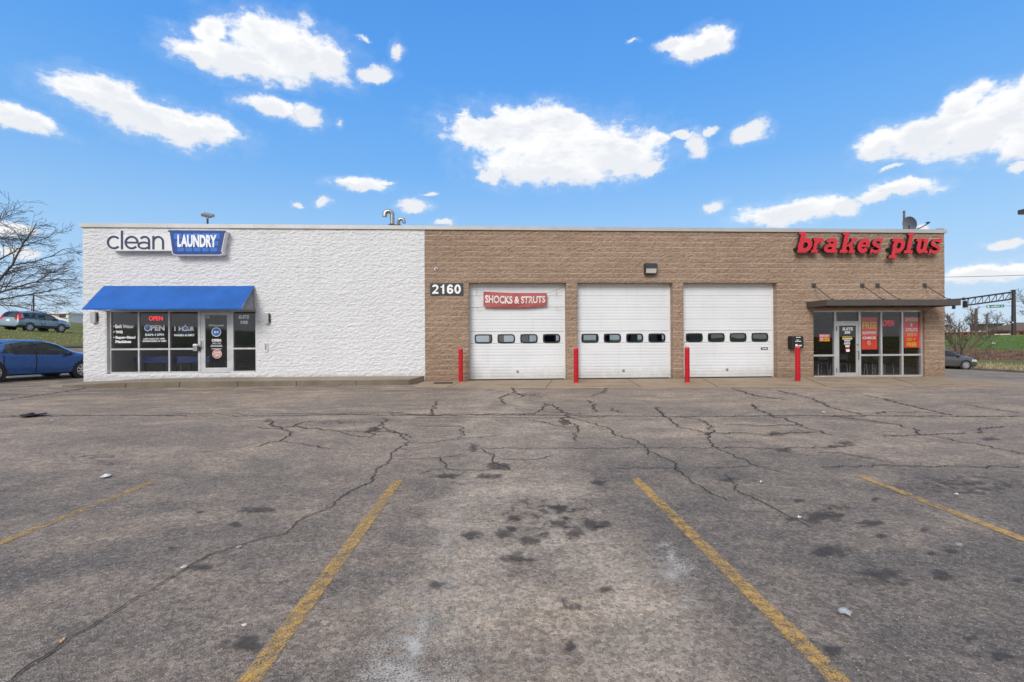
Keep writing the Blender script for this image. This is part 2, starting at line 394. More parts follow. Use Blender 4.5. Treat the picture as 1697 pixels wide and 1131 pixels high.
M_RED = pm('red_bollard_paint', (.50, .006, .014), .36, 0, .16, 6)
M_SIGNRED = pm('red_sign_face', (.62, .026, .040), .35, 0, .04)
M_BANNER = pm('faded_red_banner', (.44, .105, .098), .75, 0, .10, 4)
M_POSTER = pm('red_poster_paper', (.80, .062, .040), .5, 0, .06)
M_WHT = pm('white_vinyl', (.93, .93, .93), .5, 0, .03)
M_YEL = pm('yellow_ink', (.90, .55, .03), .5, 0, .03)
M_NAVY = pm('navy_vinyl', (.028, .040, .105), .4, 0, .05)
M_BLUE = pm('basket_blue', (.014, .055, .26), .35, 0, .05)
M_LBLUE = pm('light_basket_blue', (.025, .175, .62), .35, 0, .05)
M_AWN = pm('blue_awning_canvas', (.012, .115, .43), .75, 0, .13, .9, .3, 200)
M_SIGNW = pm('white_sign_cabinet', (.80, .80, .80), .4, 0, .03)
M_GREY = pm('grey_fixture_metal', (.33, .34, .35), .4, .4, .1)
M_GALV = pm('galvanised_sheet', (.40, .40, .385), .34, .85, .12, 6)
M_LENS = pm('frosted_lens', (.66, .66, .60), .25, 0, .1)
M_CHAR = pm('charcoal_plate', (.045, .048, .052), .45)
M_INT = pm('interior_plaster', (.42, .39, .35), .9)
M_INTFL = pm('interior_floor_tile', (.14, .135, .13), .4)
M_TBLUE = pm('blue_laminate', (.03, .055, .22), .4)
M_STEEL = pm('dark_steel', (.06, .06, .065), .4, .6)
M_WOODP = pm('weathered_pole_wood', (.16, .115, .085), .9, 0, .25, 2)
M_BARK = pm('bare_tree_bark', (.115, .095, .082), .95, 0, .25, 2)
M_BARK2 = pm('brown_tree_bark', (.17, .125, .09), .95, 0, .25, 2)
M_BRICKFAR = pm('red_brick', (.30, .10, .07), .9, 0, .12, .6)
M_SOFF = pm('canopy_soffit', (.62, .60, .57), .5)
M_NEON = pm('red_neon_tube', (.9, .02, .02), .4, 0, 0, 1, emit=(1, .02, .03), es=1.1)
M_PINK = pm('pink_sticker', (.62, .19, .16), .5)

# ------------------------------------------------------------------ ground
def noisez(x, y):
    if -29.3 < x < 36.8: return 0.0
    return .10 * noise.noise(Vector((x * .25, y * .25, 0))) + .05 * noise.noise(Vector((x * .9, y * .9, 3)))
def grid_sheet(name, xs, ys, mat, dz, rough=False):
    mb = MB(); nx = len(xs)
    vs = [(x, y, H(x) + dz + (noisez(x, y) if rough else 0)) for y in ys for x in xs]
    fs = [(j * nx + i, j * nx + i + 1, (j + 1) * nx + i + 1, (j + 1) * nx + i) for j in range(len(ys) - 1) for i in range(nx - 1)]
    mb.add(vs, fs); return struct(mb.build(name, mat, smooth=True))
hx = [p[0] for p in HP]
xs = sorted(set(hx + [-320, -150, -130, -95, -85] + [-70 + i * 1.2 for i in range(34)] + [36.6 + i * .8 for i in range(60)] + [88, 98, 150, 220, 320] + [i * 4 for i in range(-6, 8)]))
ys = [-500, -300, -150, -90, -60, -45] + [-40 + i * 10 for i in range(4)] + [-4 + i * 1.2 for i in range(75)] + [95, 110, 140, 180, 240, 320, 420, 600]
grid_sheet('ground', xs, ys, M_GRASS, -.02, True)
axs = sorted(set([x for x in hx if -28.2 <= x <= 36] + [-22, -8, -4, 0, 4, 8]))
grid_sheet('asphalt_lot', axs, [-62, -34, -18, -10, -2, 4, 12, 60], M_ASPH, .0)

# concrete apron in front of the garage bays, running on past the right corner
mb = MB()
poly = [G(686, 642), G(780, 643.2), G(1000, 643.6), G(1280, 642), G(1500, 640), G(1697, 638.6), G(1900, 637)]
XRc = WX(1565)
def front_end(x):
    t = (x - (WX(704) - .37)) / .35
    return -1.32 + 1.34 * max(0, min(1, t))
bk = [(WX(704) - .02, .02), (XRc - .02, .02), (XRc, .6), (XRc + .4, .5), (21.5, -.35), (24, -1.5), (26.6, -2.6)]
def lin(pts, x):
    for (a, ya), (b, yb) in zip(pts, pts[1:]):
        if a <= x <= b: return ya + (yb - ya) * (x - a) / (b - a)
    return pts[0][1] if x < pts[0][0] else pts[-1][1]
fx_ = sorted(set([p[0] for p in poly] + [p[0] for p in bk] + [15, 17.3, 19, XRc + .02, 24] + [i * 1.5 for i in range(-2, 16)]))
x00 = G(686, 642)[0]; mb = MB(); vs = []
fx_ = [x for x in fx_ if x >= x00 and x <= 24.0]
for x in fx_:
    yf = lin(poly, x); yk = .02 if x > WX(704) else front_end(x); yk = max(yf + .01, lin(bk, x) if x > WX(704) else yk)
    for y, d in ((yk, .012), (yf, .012), (yf - .01, -.06)): vs.append((x, y, H(x) + d))
mb.add(vs, [(3 * i + k, 3 * i + 3 + k, 3 * i + 4 + k, 3 * i + 1 + k) for i in range(len(fx_) - 1) for k in range(2)])
ap = struct(mb.build('apron', M_APRON))
# apron joints (tooled grooves, laid as flat dark strips)
M_JOINT = pm('dark_joint', (.06, .05, .042), .95)
mb = MB()
for a, b in (((741, 643.2), (763, 634)), ((905, 643), (915, 631)), ((1062, 643), (1040, 629)), ((1190, 642), (1165, 628.5)), ((1370, 641.3), (1335, 627.5)), ((1520, 640), (1480, 627))):
    p, q = Vector((*G(*a), .016)), Vector((*G(*b), .016)); s = (q - p).normalized().cross(Vector((0, 0, 1))) * .012
    mb.quad(p + s, q + s, q - s, p - s)
struct(mb.build('apron_joints', M_JOINT))

# raised walk in front of the white wall
mb = MB()
def walk_pt(px, z): return z
xl0, xl1, xr = WX(142), WX(176), WX(704) - .02
front = -1.32
secs = [(xl0 - .15, .125, .10), (xl0 + .9, .150, .115), (WX(230), .200, .165), (WX(330), .235, .185), (WX(500), .225, .185), (xr - .75, .215, .18), (xr - .35, .215, .18)]
vs = []
for i, (x, zb, zf) in enumerate(secs): vs += [(x, .02, zb), (x, front + .03, zf), (x, front, zf - .02), (x, front - .02, -.1)]
fs = []
for i in range(len(secs) - 1):
    for k in range(3): fs.append((4 * i + k, 4 * i + 4 + k, 4 * i + 5 + k, 4 * i + 1 + k))
mb.add(vs, fs)
walkm = mb
# splayed right end
mb.add([(xr - .35, .02, .215), (xr - .35, front + .03, .18), (xr, .02, .215), (xr - .35, front, -.1), (xr, .02, -.1)], [(0, 1, 2), (1, 3, 4, 2)])
struct(mb.build('walk', M_WALK))
# kerb stones on its face
mb = MB()
edges = [secs[0][0] + .7, WX(157), WX(254), WX(336), WX(425), WX(515), WX(606), xr - .36]
def zf_at(x):
    for (a, _, za), (b, _, zb) in zip(secs, secs[1:]):
        if a <= x <= b: return za + (zb - za) * (x - a) / (b - a)
    return secs[-1][2]
for a, b in zip(edges, edges[1:]):
    m_ = 6
    for i in range(m_):
        x0 = a + .012 + (b - a - .024) * i / m_; x1 = a + .012 + (b - a - .024) * (i + 1) / m_
        j0 = .006 * noise.noise(Vector((x0 * 3, 0, 0))); j1 = .006 * noise.noise(Vector((x1 * 3, 0, 0)))
        z0, z1 = zf_at(x0) + .004, zf_at(x1) + .004
        mb.add([(x0, front + .02, z0), (x0, front - .035 + j0, z0 - .02 + j0), (x0, front - .05 + j0, -.05), (x1, front + .02, z1), (x1, front - .035 + j1, z1 - .02 + j1), (x1, front - .05 + j1, -.05)],
               [(0, 1, 4, 3), (1, 2, 5, 4)])
struct(mb.build('kerb', M_KERB))
# kerbs along the two side drives
for nm, x, s in (('kerb', 36.0, 1), ('kerb', -28.2, -1)):
    mb = MB(); z = H(x); mb.prism([(x, z - .1), (x, z + .12), (x + s * .03, z + .15), (x + s * .18, z + .15), (x + s * .18, z - .1)], -30, 60)
    struct(mb.build(nm, M_KERB))

# ------------------------------------------------------------------ markings, cracks and stains on the asphalt
M_LINE = m_decal('worn_yellow_paint', (.72, .42, .105), .26, 1.15, .90, 13, c2=(.52, .34, .16), scale2=120, amp=4.6)
lines = [((262, 795.5), (-60, 925), .10, .68), ((662, 794), (413, 1131), .112, .84), ((1052, 793), (1392, 1131), .112, .92), ((1423, 789), (1760, 920), .10, 1.05)]
for a, b, wd, fd in lines:
    p, q = Vector((*G(*a), .006)), Vector((*G(*b), .006)); d = (q - p).normalized(); q = p + d * 5.4
    s = d.cross(Vector((0, 0, 1))) * wd / 2; mb = MB(); nseg = 60
    vs = []; fades = []
    for i in range(nseg + 1):
        c = p + (q - p) * i / nseg
        w_ = fd * (.84 + .30 * noise.noise(Vector((c.x * 1.3, c.y * 1.3, a[0]))))
        if i == 0: w_ *= .7
        for k, e in ((-1, .45), (-.75, 1), (0, 1), (.75, 1), (1, .45)): vs.append(c + s * k * (1 + .05 * noise.noise(c * 6))); fades.append(w_ * e)
    mb.add(vs, [(5 * i + k, 5 * i + k + 1, 5 * i + k + 6, 5 * i + k + 5) for i in range(nseg) for k in range(4)], 0, fades)
    struct(mb.build('parking_line', M_LINE))

CR = [
 [(0,692),(90,690),(180,689),(330,690),(470,690),(560,688),(700,689),(850,688.5),(1000,690),(1130,691),(1290,690),(1450,690),(1697,691)],
 [(290,686.5),(400,687),(560,685.5),(668,684)], [(690,693),(800,692),(900,693),(1010,691)],[(0,690),(60,689)],[(520,688),(640,686.5),(720,689),(830,686.5),(960,689)],
 [(425,742),(445,733.7),(462,732),(472,725),(483,717),(462,710),(439,695)], [(462,732),(495,735),(528,743),(560,744.6)], [(462,712),(485,707),(505,700),(525,697)],
 [(485,707),(560,715),(610,716)],[(420,709),(440,711),(462,711)],
 [(0,665),(59,656),(109,649.5),(162,641)],
 [(637,694),(630,707),(610,716),(620,724)], [(630,707),(654,717),(671,724),(677,734),(660,744),(647,751),(650,760),(632,772),(620,781),(624,796),(600,806),(580,815),(563,828),(560,831),(540,845),(515,856),(492,871),(469,887),(440,894),(412,900.7),(379,912),(323,932),(300,950),(287,958),(260,972),(234,988),(210,1002),(195,1016),(158,1036),(112,1059),(99,1072),(59,1100),(20,1130),(-20,1150)],
 [(610,716),(640,716),(668,719),(678,727)],
 [(724,665),(720,674),(716,682),(713,690)], [(677,736),(721,733.7),(763,728),(795,726),(828,722)], [(763,728),(765,718),(763,707),(720,707),(687,707)],
 [(795,744),(806,750),(818,758),(818,768),(839,775),(850,782)], [(795,744),(849,744.4),(916,743.8),(1027,743.8),(1130,742.8),(1295,743.8),(1416,740)],
 [(825,761),(872,763),(900,760),(921,755)], [(661,763),(728,759),(738,768),(741,778),(802,779),(845,778)], [(741,778),(715,781),(694,787)], [(704,793),(730,792),(755,790)],[(728,759),(765,755)],
 [(907,669),(900,678),(892,684),(859,690)], [(907,670),(925,678),(939,687),(933,697),(956,706),(958,716),(953,731)], [(876,697),(909,702),(936,709),(960,708)],[(892,684),(930,684),(975,688)],
 [(963,697),(985,704),(1007,709),(1014,715),(1020,721),(1057,732),(1066,740),(1077,748),(1074,755)], [(1077,748),(1100,758),(1117,768),(1128,783),(1145,798),(1160,808),(1184,821),(1211,832)],[(963,697),(940,690)],
 [(976,664),(984,674),(990,684)], [(960,669),(976,671)], [(849,639),(852,650),(829,659),(835,670)],[(852,650),(868,658)], [(1010,677),(1022,682),(1030,686)], [(1087,675),(1098,688),(1111,697),(1130,711)],
 [(1007,778),(1060,777),(1111,777),(1130,778)], [(1127,692),(1160,696),(1172,703),(1182,709),(1177,721),(1172,718),(1130,710)], [(1170,718),(1178,730),(1184,741),(1211,754),(1240,766),(1261,775),(1302,785)],
 [(1177,719),(1228,718),(1275,722),(1310,718),(1355,717)], [(1201,788),(1214,801),(1234,821),(1268,835),(1285,844),(1298,852),(1322,864),(1342,876)],[(1165,776),(1210,775),(1250,774)],
 [(1244,670),(1254,677),(1261,682),(1281,690)], [(1290,648),(1342,660),(1365,671),(1389,679),(1429,688)], [(1430,655),(1456,660),(1513,674),(1545,682),(1580,689)], [(1456,687),(1466,683),(1530,684),(1590,689)],
 [(1281,690),(1305,697),(1342,711),(1380,722)], [(1380,690),(1412,694),(1466,701),(1513,711),(1533,722),(1574,729),(1647,743),(1697,753)], [(1624,719),(1623,714),(1627,711),(1664,707)],
 [(1355,752),(1389,751),(1440,760),(1480,768)], [(1359,775),(1480,773),(1600,774),(1697,775)],[(1460,724),(1520,722),(1600,718)],[(1205,704),(1250,706),(1330,704)],[(1600,672),(1697,686)],[(560,716),(612,727)],[(1010,640),(1000,650),(980,657)],[(1215,644),(1250,656),(1300,663)],
]
M_CRACK = pm('crack_dirt', (.050, .043, .037), .98, 0, .4, 6)
M_HALO = m_decal('crack_halo', (.105, .087, .072), .22, .85, .60, 8, .2, .9, scale2=45, amp=2.6)
mb = MB(); hb = MB()
for ci, pl in enumerate(CR):
    pts = [Vector((*G(*p), 0)) for p in pl]; out = []
    for a, b in zip(pts, pts[1:]):
        L = (b - a).length; k = max(2, int(L / .03))
        for i in range(k):
            c = a + (b - a) * i / k; pr = Vector((-(b - a).y, (b - a).x, 0)).normalized()
            amp = .09 if ci else .04
            out.append(c + pr * (amp * noise.noise(c * 4.3 + Vector((ci, 0, 0))) + .060 * noise.noise(c * 9) + .045 * noise.noise(c * 24)) * min(1, L * 2))
    out.append(pts[-1])
    n = len(out); vs = []
    for i, c in enumerate(out):
        t = (out[min(i + 1, n - 1)] - out[max(i - 1, 0)]).normalized(); s = Vector((-t.y, t.x, 0))
        w_ = (.0030 if ci else .0046) * (1 + .75 * noise.noise(c * 2.7) + .55 * noise.noise(c * 11)) * (.25 + .75 * min(1, min(i, n - 1 - i) / 5)) + .0018
        w_ *= 1.0 + .20 * max(0, (c - Vector((0, -DN, 0))).length - 4)
        vs += [c + s * w_ + Vector((0, 0, .010 + H(c.x))), c - s * w_ + Vector((0, 0, .010 + H(c.x)))]
    mb.add(vs, [(2 * i, 2 * i + 1, 2 * i + 3, 2 * i + 2) for i in range(n - 1)])
    hv = []; hf = []
    for i, c in enumerate(out):
        t = (out[min(i + 1, n - 1)] - out[max(i - 1, 0)]).normalized(); s = Vector((-t.y, t.x, 0)); dist = (c - Vector((0, -DN, 0))).length
        w_ = (.022 + .008 * max(0, dist - 5)) * (1 + .7 * noise.noise(c * 1.3 + Vector((9, 0, 0)))); fd = (.40 if dist > 8 else .12) + .35 * noise.noise(c * .9)
        off = s * .02 * noise.noise(c * 2)
        for k, e in ((-1, 0), (-.4, .8), (0, 1), (.4, .8), (1, 0)): hv.append(c + off + s * w_ * k + Vector((0, 0, .0065 + .0001 * (ci % 9) + H(c.x)))); hf.append(max(0, fd * e))
    hb.add(hv, [(5 * i + k, 5 * i + k + 1, 5 * i + k + 6, 5 * i + k + 5) for i in range(n - 1) for k in range(4)], 0, hf)
struct(mb.build('asphalt_cracks', M_CRACK)); struct(hb.build('crack_dirt', M_HALO))

def stain(mb, px, py, rx, ry, amt=1.0, ang=0, seed=0):
    c = G(px, py); ex = G(px + rx, py); ey = G(px, py - ry)
    a = Vector((ex[0] - c[0], ex[1] - c[1])); b = Vector((ey[0] - c[0], ey[1] - c[1]))
    ca, sa = math.cos(R(ang)), math.sin(R(ang)); vs = [(c[0], c[1], .008 + H(c[0]))]; fd = [amt]; nr, na = 5, 26; fs = []
    for i in range(1, nr + 1):
        for k in range(na):
            t = 2 * math.pi * k / na; rr = i / nr * 1.35 * (1 + .22 * noise.noise(Vector((math.cos(t) * 1.3 + seed, math.sin(t) * 1.3, px * .1))))
            u, v = rr * math.cos(t), rr * math.sin(t); u, v = u * ca - v * sa, u * sa + v * ca
            q = Vector(c) + a * u + b * v; vs.append((q.x, q.y, .008 + H(q.x) + .0004 * (seed % 5))); fd.append(amt * (1 - i / nr))
    for k in range(na): fs.append((0, 1 + k, 1 + (k + 1) % na))
    for i in range(nr - 1):
        for k in range(na): fs.append((1 + i * na + k, 1 + i * na + (k + 1) % na, 1 + (i + 1) * na + (k + 1) % na, 1 + (i + 1) * na + k))
    mb.add(vs, fs, 0, fd)
M_OIL = m_decal('oil_stain', (.078, .063, .051), .20, .72, .60, 10, .4, .6, amp=2.6)
mb = MB()
OIL = [(852,859,14,7),(835,884,17,8),(845,876,8,5),(882,896,18,9),(851,927,21,10),(878,930,10,4),(929,868,18,8),(976,870,17,8),(930,845,13,7),(953,886,15,8),(782,889,16,6),(943,1075,9,8),(1359,857,30,10),(1375,917,30,9),(1562,953,20,8),(1444,869,25,4),(1328,830,10,3),
       (335,942,21,7),(390,870,12,5),(429,846,28,6),(993,800,12,5),(824,773,20,6),(785,743,7,8),(808,790,22,4),(740,790,20,4),(1000,870,13,6),(1310,862,8,3),(1580,915,16,4),(1690,962,14,5),(330,850,8,2),(620,712,12,4),(935,700,10,5),(283,910,6,2),(1390,855,13,4),(905,886,8,4),(1460,890,14,3),(1545,918,8,4),(1450,828,8,3),(1300,747,13,3),(1400,735,18,4),(1380,741,14,3),(1640,728,16,3),(1285,720,14,4),(1530,880,10,3),(1610,1060,16,5),(1660,1090,18,7),(1380,1080,14,8),(400,1070,30,12),(720,970,14,7)]
for i, (a, b, c, d) in enumerate(OIL): stain(mb, a, b, c * 1.15, d * 1.15, .85 + .3 * random.random(), random.uniform(-20, 20), i)
stain(mb, 1462, 955, 62, 24, .62, -25, 3); stain(mb, 1380, 842, 38, 10, .5, 0, 1); stain(mb, 1215, 795, 30, 8, .5, 0, 2); stain(mb, 1000, 980, 24, 9, .62, -50, 4); stain(mb, 880, 655, 40, 5, .5, 0, 1); stain(mb, 900, 845, 95, 25, .42, 0, 6)
stain(mb, 560, 700, 60, 5, .45, 0, 2); stain(mb, 945, 1010, 40, 16, .5, 0, 2); stain(mb, 160, 760, 60, 12, .38, 0, 4); stain(mb, 1600, 805, 110, 16, .55, 0, 5)
struct(mb.build('oil_stains', M_OIL))
M_CHALK = m_decal('white_residue', (.68, .62, .54), .22, .95, .85, 5, .2, .9, scale2=100, amp=3.2)
mb = MB()
for i, s in enumerate([(755,850,22,30,.42,10),(735,905,30,36,.45,15),(700,1005,70,34,.50,20),(690,1065,90,55,.60,15),(665,1125,100,55,.66,10),(740,960,40,24,.45,20),(1118,940,50,34,.62,-30),(1140,990,40,24,.42,-30),(560,1000,40,14,.30,20),(820,1010,60,24,.25,0),(930,990,60,26,.22,0),(736,960,14,14,.42,0),(722,1000,26,30,.5,20),(700,1040,34,36,.72,20),(690,1078,34,34,.95,15),(676,1120,40,40,.85,15),(665,1160,45,40,.7,0),(1112,925,16,16,.85,-35),(1126,942,26,16,.75,-35),(1100,905,16,9,.5,-30),(842,1060,14,11,.5,0),(1415,1080,10,5,.3,0),(1134,1010,16,10,.55,0),(770,800,12,7,.45,0),(770,812,16,6,.42,0),(690,905,16,9,.42,40),(738,905,26,7,.45,25),(700,925,30,7,.38,20),(1020,805,8,4,.4,0),(300,800,30,6,.35,20),(165,670,18,2,.5,0),(350,671,14,1.8,.5,0),(1590,905,10,4,.5,0),(1180,1010,8,5,.4,0),(135,950,40,10,.35,20),(70,985,26,7,.32,20),(545,920,50,8,.28,25),(1250,1040,30,12,.25,0)]): stain(mb, *s, seed=i)
struct(mb.build('chalk_stains', M_CHALK))

# ------------------------------------------------------------------ the building
XL, XJ, XR = WX(138.5), WX(704.5), WX(1565)
ZT = W(848, 376.0)[1] - .05
DEP = 13.0
BLD = empty('commercial_building', 'long single storey block building, half painted white and half bare brown', 'building', (XJ, 0, 0))
def opening(px0, px1, py0, py1=None, zb=0.0):
    a = WX(px0); b = WX(px1); return [a, b, zb, W((px0 + px1) / 2, py0)[1]]
LSF = opening(177, 424.6, 513.8); LSF[2] = W(300, 619.4)[1]
RSF = opening(1348.2, 1532.7, 514.6); RSF[2] = -.02
GD = [opening(777.2, 938.8, 468.6), opening(957, 1115.6, 469.2), opening(1133, 1288.5, 469.4)]
zhead = (GD[0][3] + GD[1][3] + GD[2][3]) / 3
for g in GD: g[3] = zhead
def wall_grid(x0, x1, holes, amp, zb, mat, name, seed):
    """split-face block skin: a fine grid with real relief, flat along joints and opening edges"""
    dx = .052
    xs = set()
    cuts = sorted([x0, x1] + [h[0] for h in holes] + [h[1] for h in holes])
    for a, b in zip(cuts, cuts[1:]):
        n = max(1, int(round((b - a) / dx)))
        for i in range(n + 1): xs.add(round(a + (b - a) * i / n, 5))
    zs = set(); zc = sorted(set([zb, ZT] + [h[2] for h in holes] + [h[3] for h in holes]))
    for a, b in zip(zc, zc[1:]):
        n = max(1, int(round((b - a) / .0406)))
        for i in range(n + 1): zs.add(round(a + (b - a) * i / n, 5))
    xs, zs = sorted(xs), sorted(zs)
    def inhole(x, z): return any(h[0] - 1e-4 < x < h[1] + 1e-4 and h[2] - 1e-4 < z < h[3] + 1e-4 for h in holes)
    mb = MB(); nx = len(xs)
    for z in zs:
        for x in xs:
            row = math.floor(z / .2032); fz = (z / .2032) % 1; fx = ((x / .4064) + .5 * (row % 2)) % 1
            ez = min(fz, 1 - fz) * .2032; ex = min(fx, 1 - fx) * .4064
            env = min(1, ez / .045) ** .6 * (.6 + .4 * min(1, ex / .05))
            if seed == 1: env = .35 + .65 * env
            nz = noise.fractal(Vector((x * (6.8 if seed == 1 else 6.5), seed * 7 + row * (2.3 if seed == 2 else .35), z * (15 if seed == 1 else 11))), .72, 2.15, 5)
            y = -(.012 + amp * nz) * env - .004
            if inhole(x, z) or x in (x0, x1): y = 0
            mb.v.append((x, min(y, 0), z))
    for j in range(len(zs) - 1):
        for i in range(nx - 1):
            cx_, cz_ = (xs[i] + xs[i + 1]) / 2, (zs[j] + zs[j + 1]) / 2
            if any(h[0] < cx_ < h[1] and h[2] < cz_ < h[3] for h in holes): continue
            mb.f.append((j * nx + i, j * nx + i + 1, (j + 1) * nx + i + 1, (j + 1) * nx + i)); mb.m.append(0)
    mb.fade = [1.0] * len(mb.v)
    # reveals of the openings
    for h in holes:
        d = .34
        mb.quad((h[0], 0, h[2]), (h[0], d, h[2]), (h[0], d, h[3]), (h[0], 0, h[3])); mb.quad((h[1], 0, h[2]), (h[1], 0, h[3]), (h[1], d, h[3]), (h[1], d, h[2]))
        mb.quad((h[0], 0, h[3]), (h[0], d, h[3]), (h[1], d, h[3]), (h[1], 0, h[3]))
        if h[2] > .1: mb.quad((h[0], 0, h[2]), (h[1], 0, h[2]), (h[1], d, h[2]), (h[0], d, h[2]))
    return mb
wm = wall_grid(XL, XJ, [LSF], .020, -.05, M_WHITE, 'white_wall', 1)
wm.box(XL, XL + .2, .002, DEP, -.1, ZT - .002)          # left flank
o = wm.build('white_wall', M_WHITE, BLD); o['label'] = 'white painted rough block wall'
bw = wall_grid(XJ + .004, XR, [RSF] + GD, .024, -.2, M_BROWN, 'brown_wall', 2)
bw.box(XR - .2, XR, .002, DEP, -.25, ZT - .002)
# right-hand silhouette of the corner: proud block noses
for k in range(29):
    z0 = k * .2032; bw.box(XR - .25, XR + .006 + .012 * random.random(), -.012, .25, z0 + .008, z0 + .195)
o = bw.build('brown_wall', M_BROWN, BLD); o['label'] = 'bare brown split face block wall'
mb = MB(); zr = ZT - .55
mb.box(XL + .2, XR - .2, .21, DEP - .2, zr - .1, zr)
mb.build('roof', pm('roof_membrane', (.45, .44, .42), .8), BLD)
# inside shell: back wall with windows, ceiling, floor, partition
mb = MB()
bwins = []
yb = DEP - .15
wl = []
for i in range(6): wl.append((XL + 1.2 + i * 2.1, XL + 2.3 + i * 2.1, 2.75, 3.35))
gw = []
for i in range(9): gw.append((XJ + 1.6 + i * 1.75 + .35 * random.random(), XJ + 2.5 + i * 1.75, 1.45, 2.1))
def holed(mb, x0, x1, z0, z1, y, wins, th=.15):
    xs = sorted(set([x0, x1] + [w[0] for w in wins] + [w[1] for w in wins])); za, zb = wins[0][2], wins[0][3]
    mb.box(x0, x1, y, y + th, z0, za); mb.box(x0, x1, y, y + th, zb, z1)
    for a, b in zip(xs, xs[1:]):
        if not any(w[0] <= a and b <= w[1] for w in wins): mb.box(a, b, y, y + th, za, zb)
holed(mb, XL + .2, XJ, -.1, ZT - .6, yb, wl); holed(mb, XJ, XR - .2, -.1, ZT - .6, yb, gw)
mb.box(XL + .2, XR - .2, yb + .02, yb + .15, ZT - .6, ZT - .01)
mb.box(XJ - .08, XJ + .08, .35, yb, .0, zr - .12)
xq = WX(1318); mb.box(xq - .08, xq + .08, .35, yb, .0, zr - .12)
mb.box(XL + .2, XR - .2, .24, .33, zhead + .02, zr - .1)   # lining above heads
mb.build('inner_wall', M_INT, BLD)
mb = MB(); mb.box(XL + .21, XR - .21, .36, yb, -.06, .03); mb.build('floor', M_INTFL, BLD)
# coping
mb = MB()
czb = W(848, 382.2)[1]
mb.box(XL - .07, XR + .07, -.075, .3, ZT - .02, ZT + .05); mb.box(XL - .07, XR + .07, -.075, -.045, czb, ZT - .02)
mb.box(XL - .07, XL - .04, -.045, DEP, czb, ZT + .05); mb.box(XR + .04, XR + .07, -.045, DEP, czb, ZT + .05); mb.box(XL - .04, XR + .04, DEP - .2, DEP + .05, czb, ZT + .045)
x = XL + 2.9
while x < XR - 1:
    mb.box(x, x + .09, -.079, -.074, czb - .004, ZT + .054); x += 3.05
mb.build('coping', M_COPING, BLD)

# ---------- sectional garage doors
YD = .30
def garage_door(g, label):
    x0, x1 = g[0] + .015, g[1] - .015; z0, z1 = .03, zhead - .01
    mb = MB(); nsec = 8; sh = (z1 - z0) / nsec; wrow = 3
    for s in range(nsec):
        a = z0 + s * sh; b = a + sh
        if s == wrow:
            ws = [(x0 + (x1 - x0) * (.055 + .2385 * i), x0 + (x1 - x0) * (.055 + .2385 * i + .178)) for i in range(4)]
            wa, wb = a + sh * .05, a + sh * .76
            prof = None
            mb.box(x0, x1, YD, YD + .04, a + .006, wa); mb.box(x0, x1, YD, YD + .04, wb, b - .006)
            e = [x0] + [q for w in ws for q in w] + [x1]
            for i in range(0, len(e), 2): mb.box(e[i], e[i + 1], YD, YD + .04, wa, wb)
        else:
            nr = 4; st = sh / nr; poly = []
            for r in range(nr):
                q = a + r * st; dp = .006
                if r == 0: poly += [(YD + .02, q), (YD + .001, q + .012)]
                poly += [(YD, q + st * .30), (YD, q + st * .62), (YD + dp, q + st * .72), (YD + dp, q + st * .90), (YD, q + st)]
            poly[-1] = (YD + .001, b - .012); poly += [(YD + .02, b), (YD + .045, b), (YD + .045, a)]
            mb.prismx(poly, x0, x1)
    # side and head weather strips
    mb.box(g[1] - .06, g[1] - .002, YD - .03, YD - .004, .02, z1); mb.box(g[0] + .002, g[0] + .035, YD - .03, YD - .004, .02, z1)
    mb.box(g[0] + .035, g[1] - .06, YD - .02, YD - .004, z1 - .04, z1 + .006)
    d = mb.build('garage_door', M_DOOR, BLD); d['label'] = label
    for w in ws:
        fr = MB(); rad = .09; pts = []
        def rr(o, r):
            out = []
            for cx_, cz_, a0 in ((w[1] - r + o, wb - r + o, 0), (w[0] + r - o, wb - r + o, 90), (w[0] + r - o, wa + r - o, 180), (w[1] - r + o, wa + r - o, 270)):
                for k in range(6): t = R(a0 + 18 * k); out.append((cx_ + r * math.cos(t), cz_ + r * math.sin(t)))
            return out
        A, B = rr(.012, .13), rr(-.040, .075); n = len(A)
        fr.add([(x, YD - .012, z) for x, z in A] + [(x, YD - .016, z) for x, z in B] + [(x, YD + .03, z) for x, z in A] + [(x, YD + .03, z) for x, z in B],
               [(i, (i + 1) % n, (i + 1) % n + n, i + n) for i in range(n)] + [(i, i + 2 * n, (i + 1) % n + 2 * n, (i + 1) % n) for i in range(n)] + [(i + n, (i + 1) % n + n, (i + 1) % n + 3 * n, i + 3 * n) for i in range(n)])
        f = fr.build('window_frame', M_BLACK, d)
        p = MB(); p.add([(x, YD + .004, z) for x, z in rr(-.02, .09)], [tuple(range(n))]); p.build('pane', M_DOORGLASS, d)
    # lock rose near the foot
    xm = (x0 + x1) / 2; mb = MB(); zl = z0 + sh * .62
    mb.ring(xm, zl, .055, .055, .03, 0, 360, YD - .012, YD + .02); mb.disc(xm, zl, .028, YD - .005, YD + .02, 16)
    mb.build('lock', M_GREY, d)
    mb = MB(); mb.box(x0, x1, YD - .006, YD + .045, .014, .03); mb.build('bottom_seal', M_BLACK, d)
    return d
for g, l in zip(GD, ('white ribbed garage door with a red banner hung across it', 'white ribbed garage door in the middle', 'white ribbed garage door with a small black label')):
    dd = garage_door(g, l)
mb = MB(); a = W(1261, 579.8, YD); b = W(1272.3, 576, YD); mb.box(a[0], b[0], YD - .012, YD - .003, a[1], b[1]); mb.box(a[0] + .04, b[0] - .03, YD - .014, YD - .012, a[1] + .03, b[1] - .035, 1)
mb.build('label_plate', [M_BLACK, M_WHT], dd)

# ---------- storefronts
YS = .10
def bars(mb, xa, xb, za, zb, y0=YS, y1=YS + .11): mb.box(xa, xb, y0, y1, za, zb)
def px2x(p): return WX(p, YS)
def pz(px, py): return W(px, py, YS)[1]
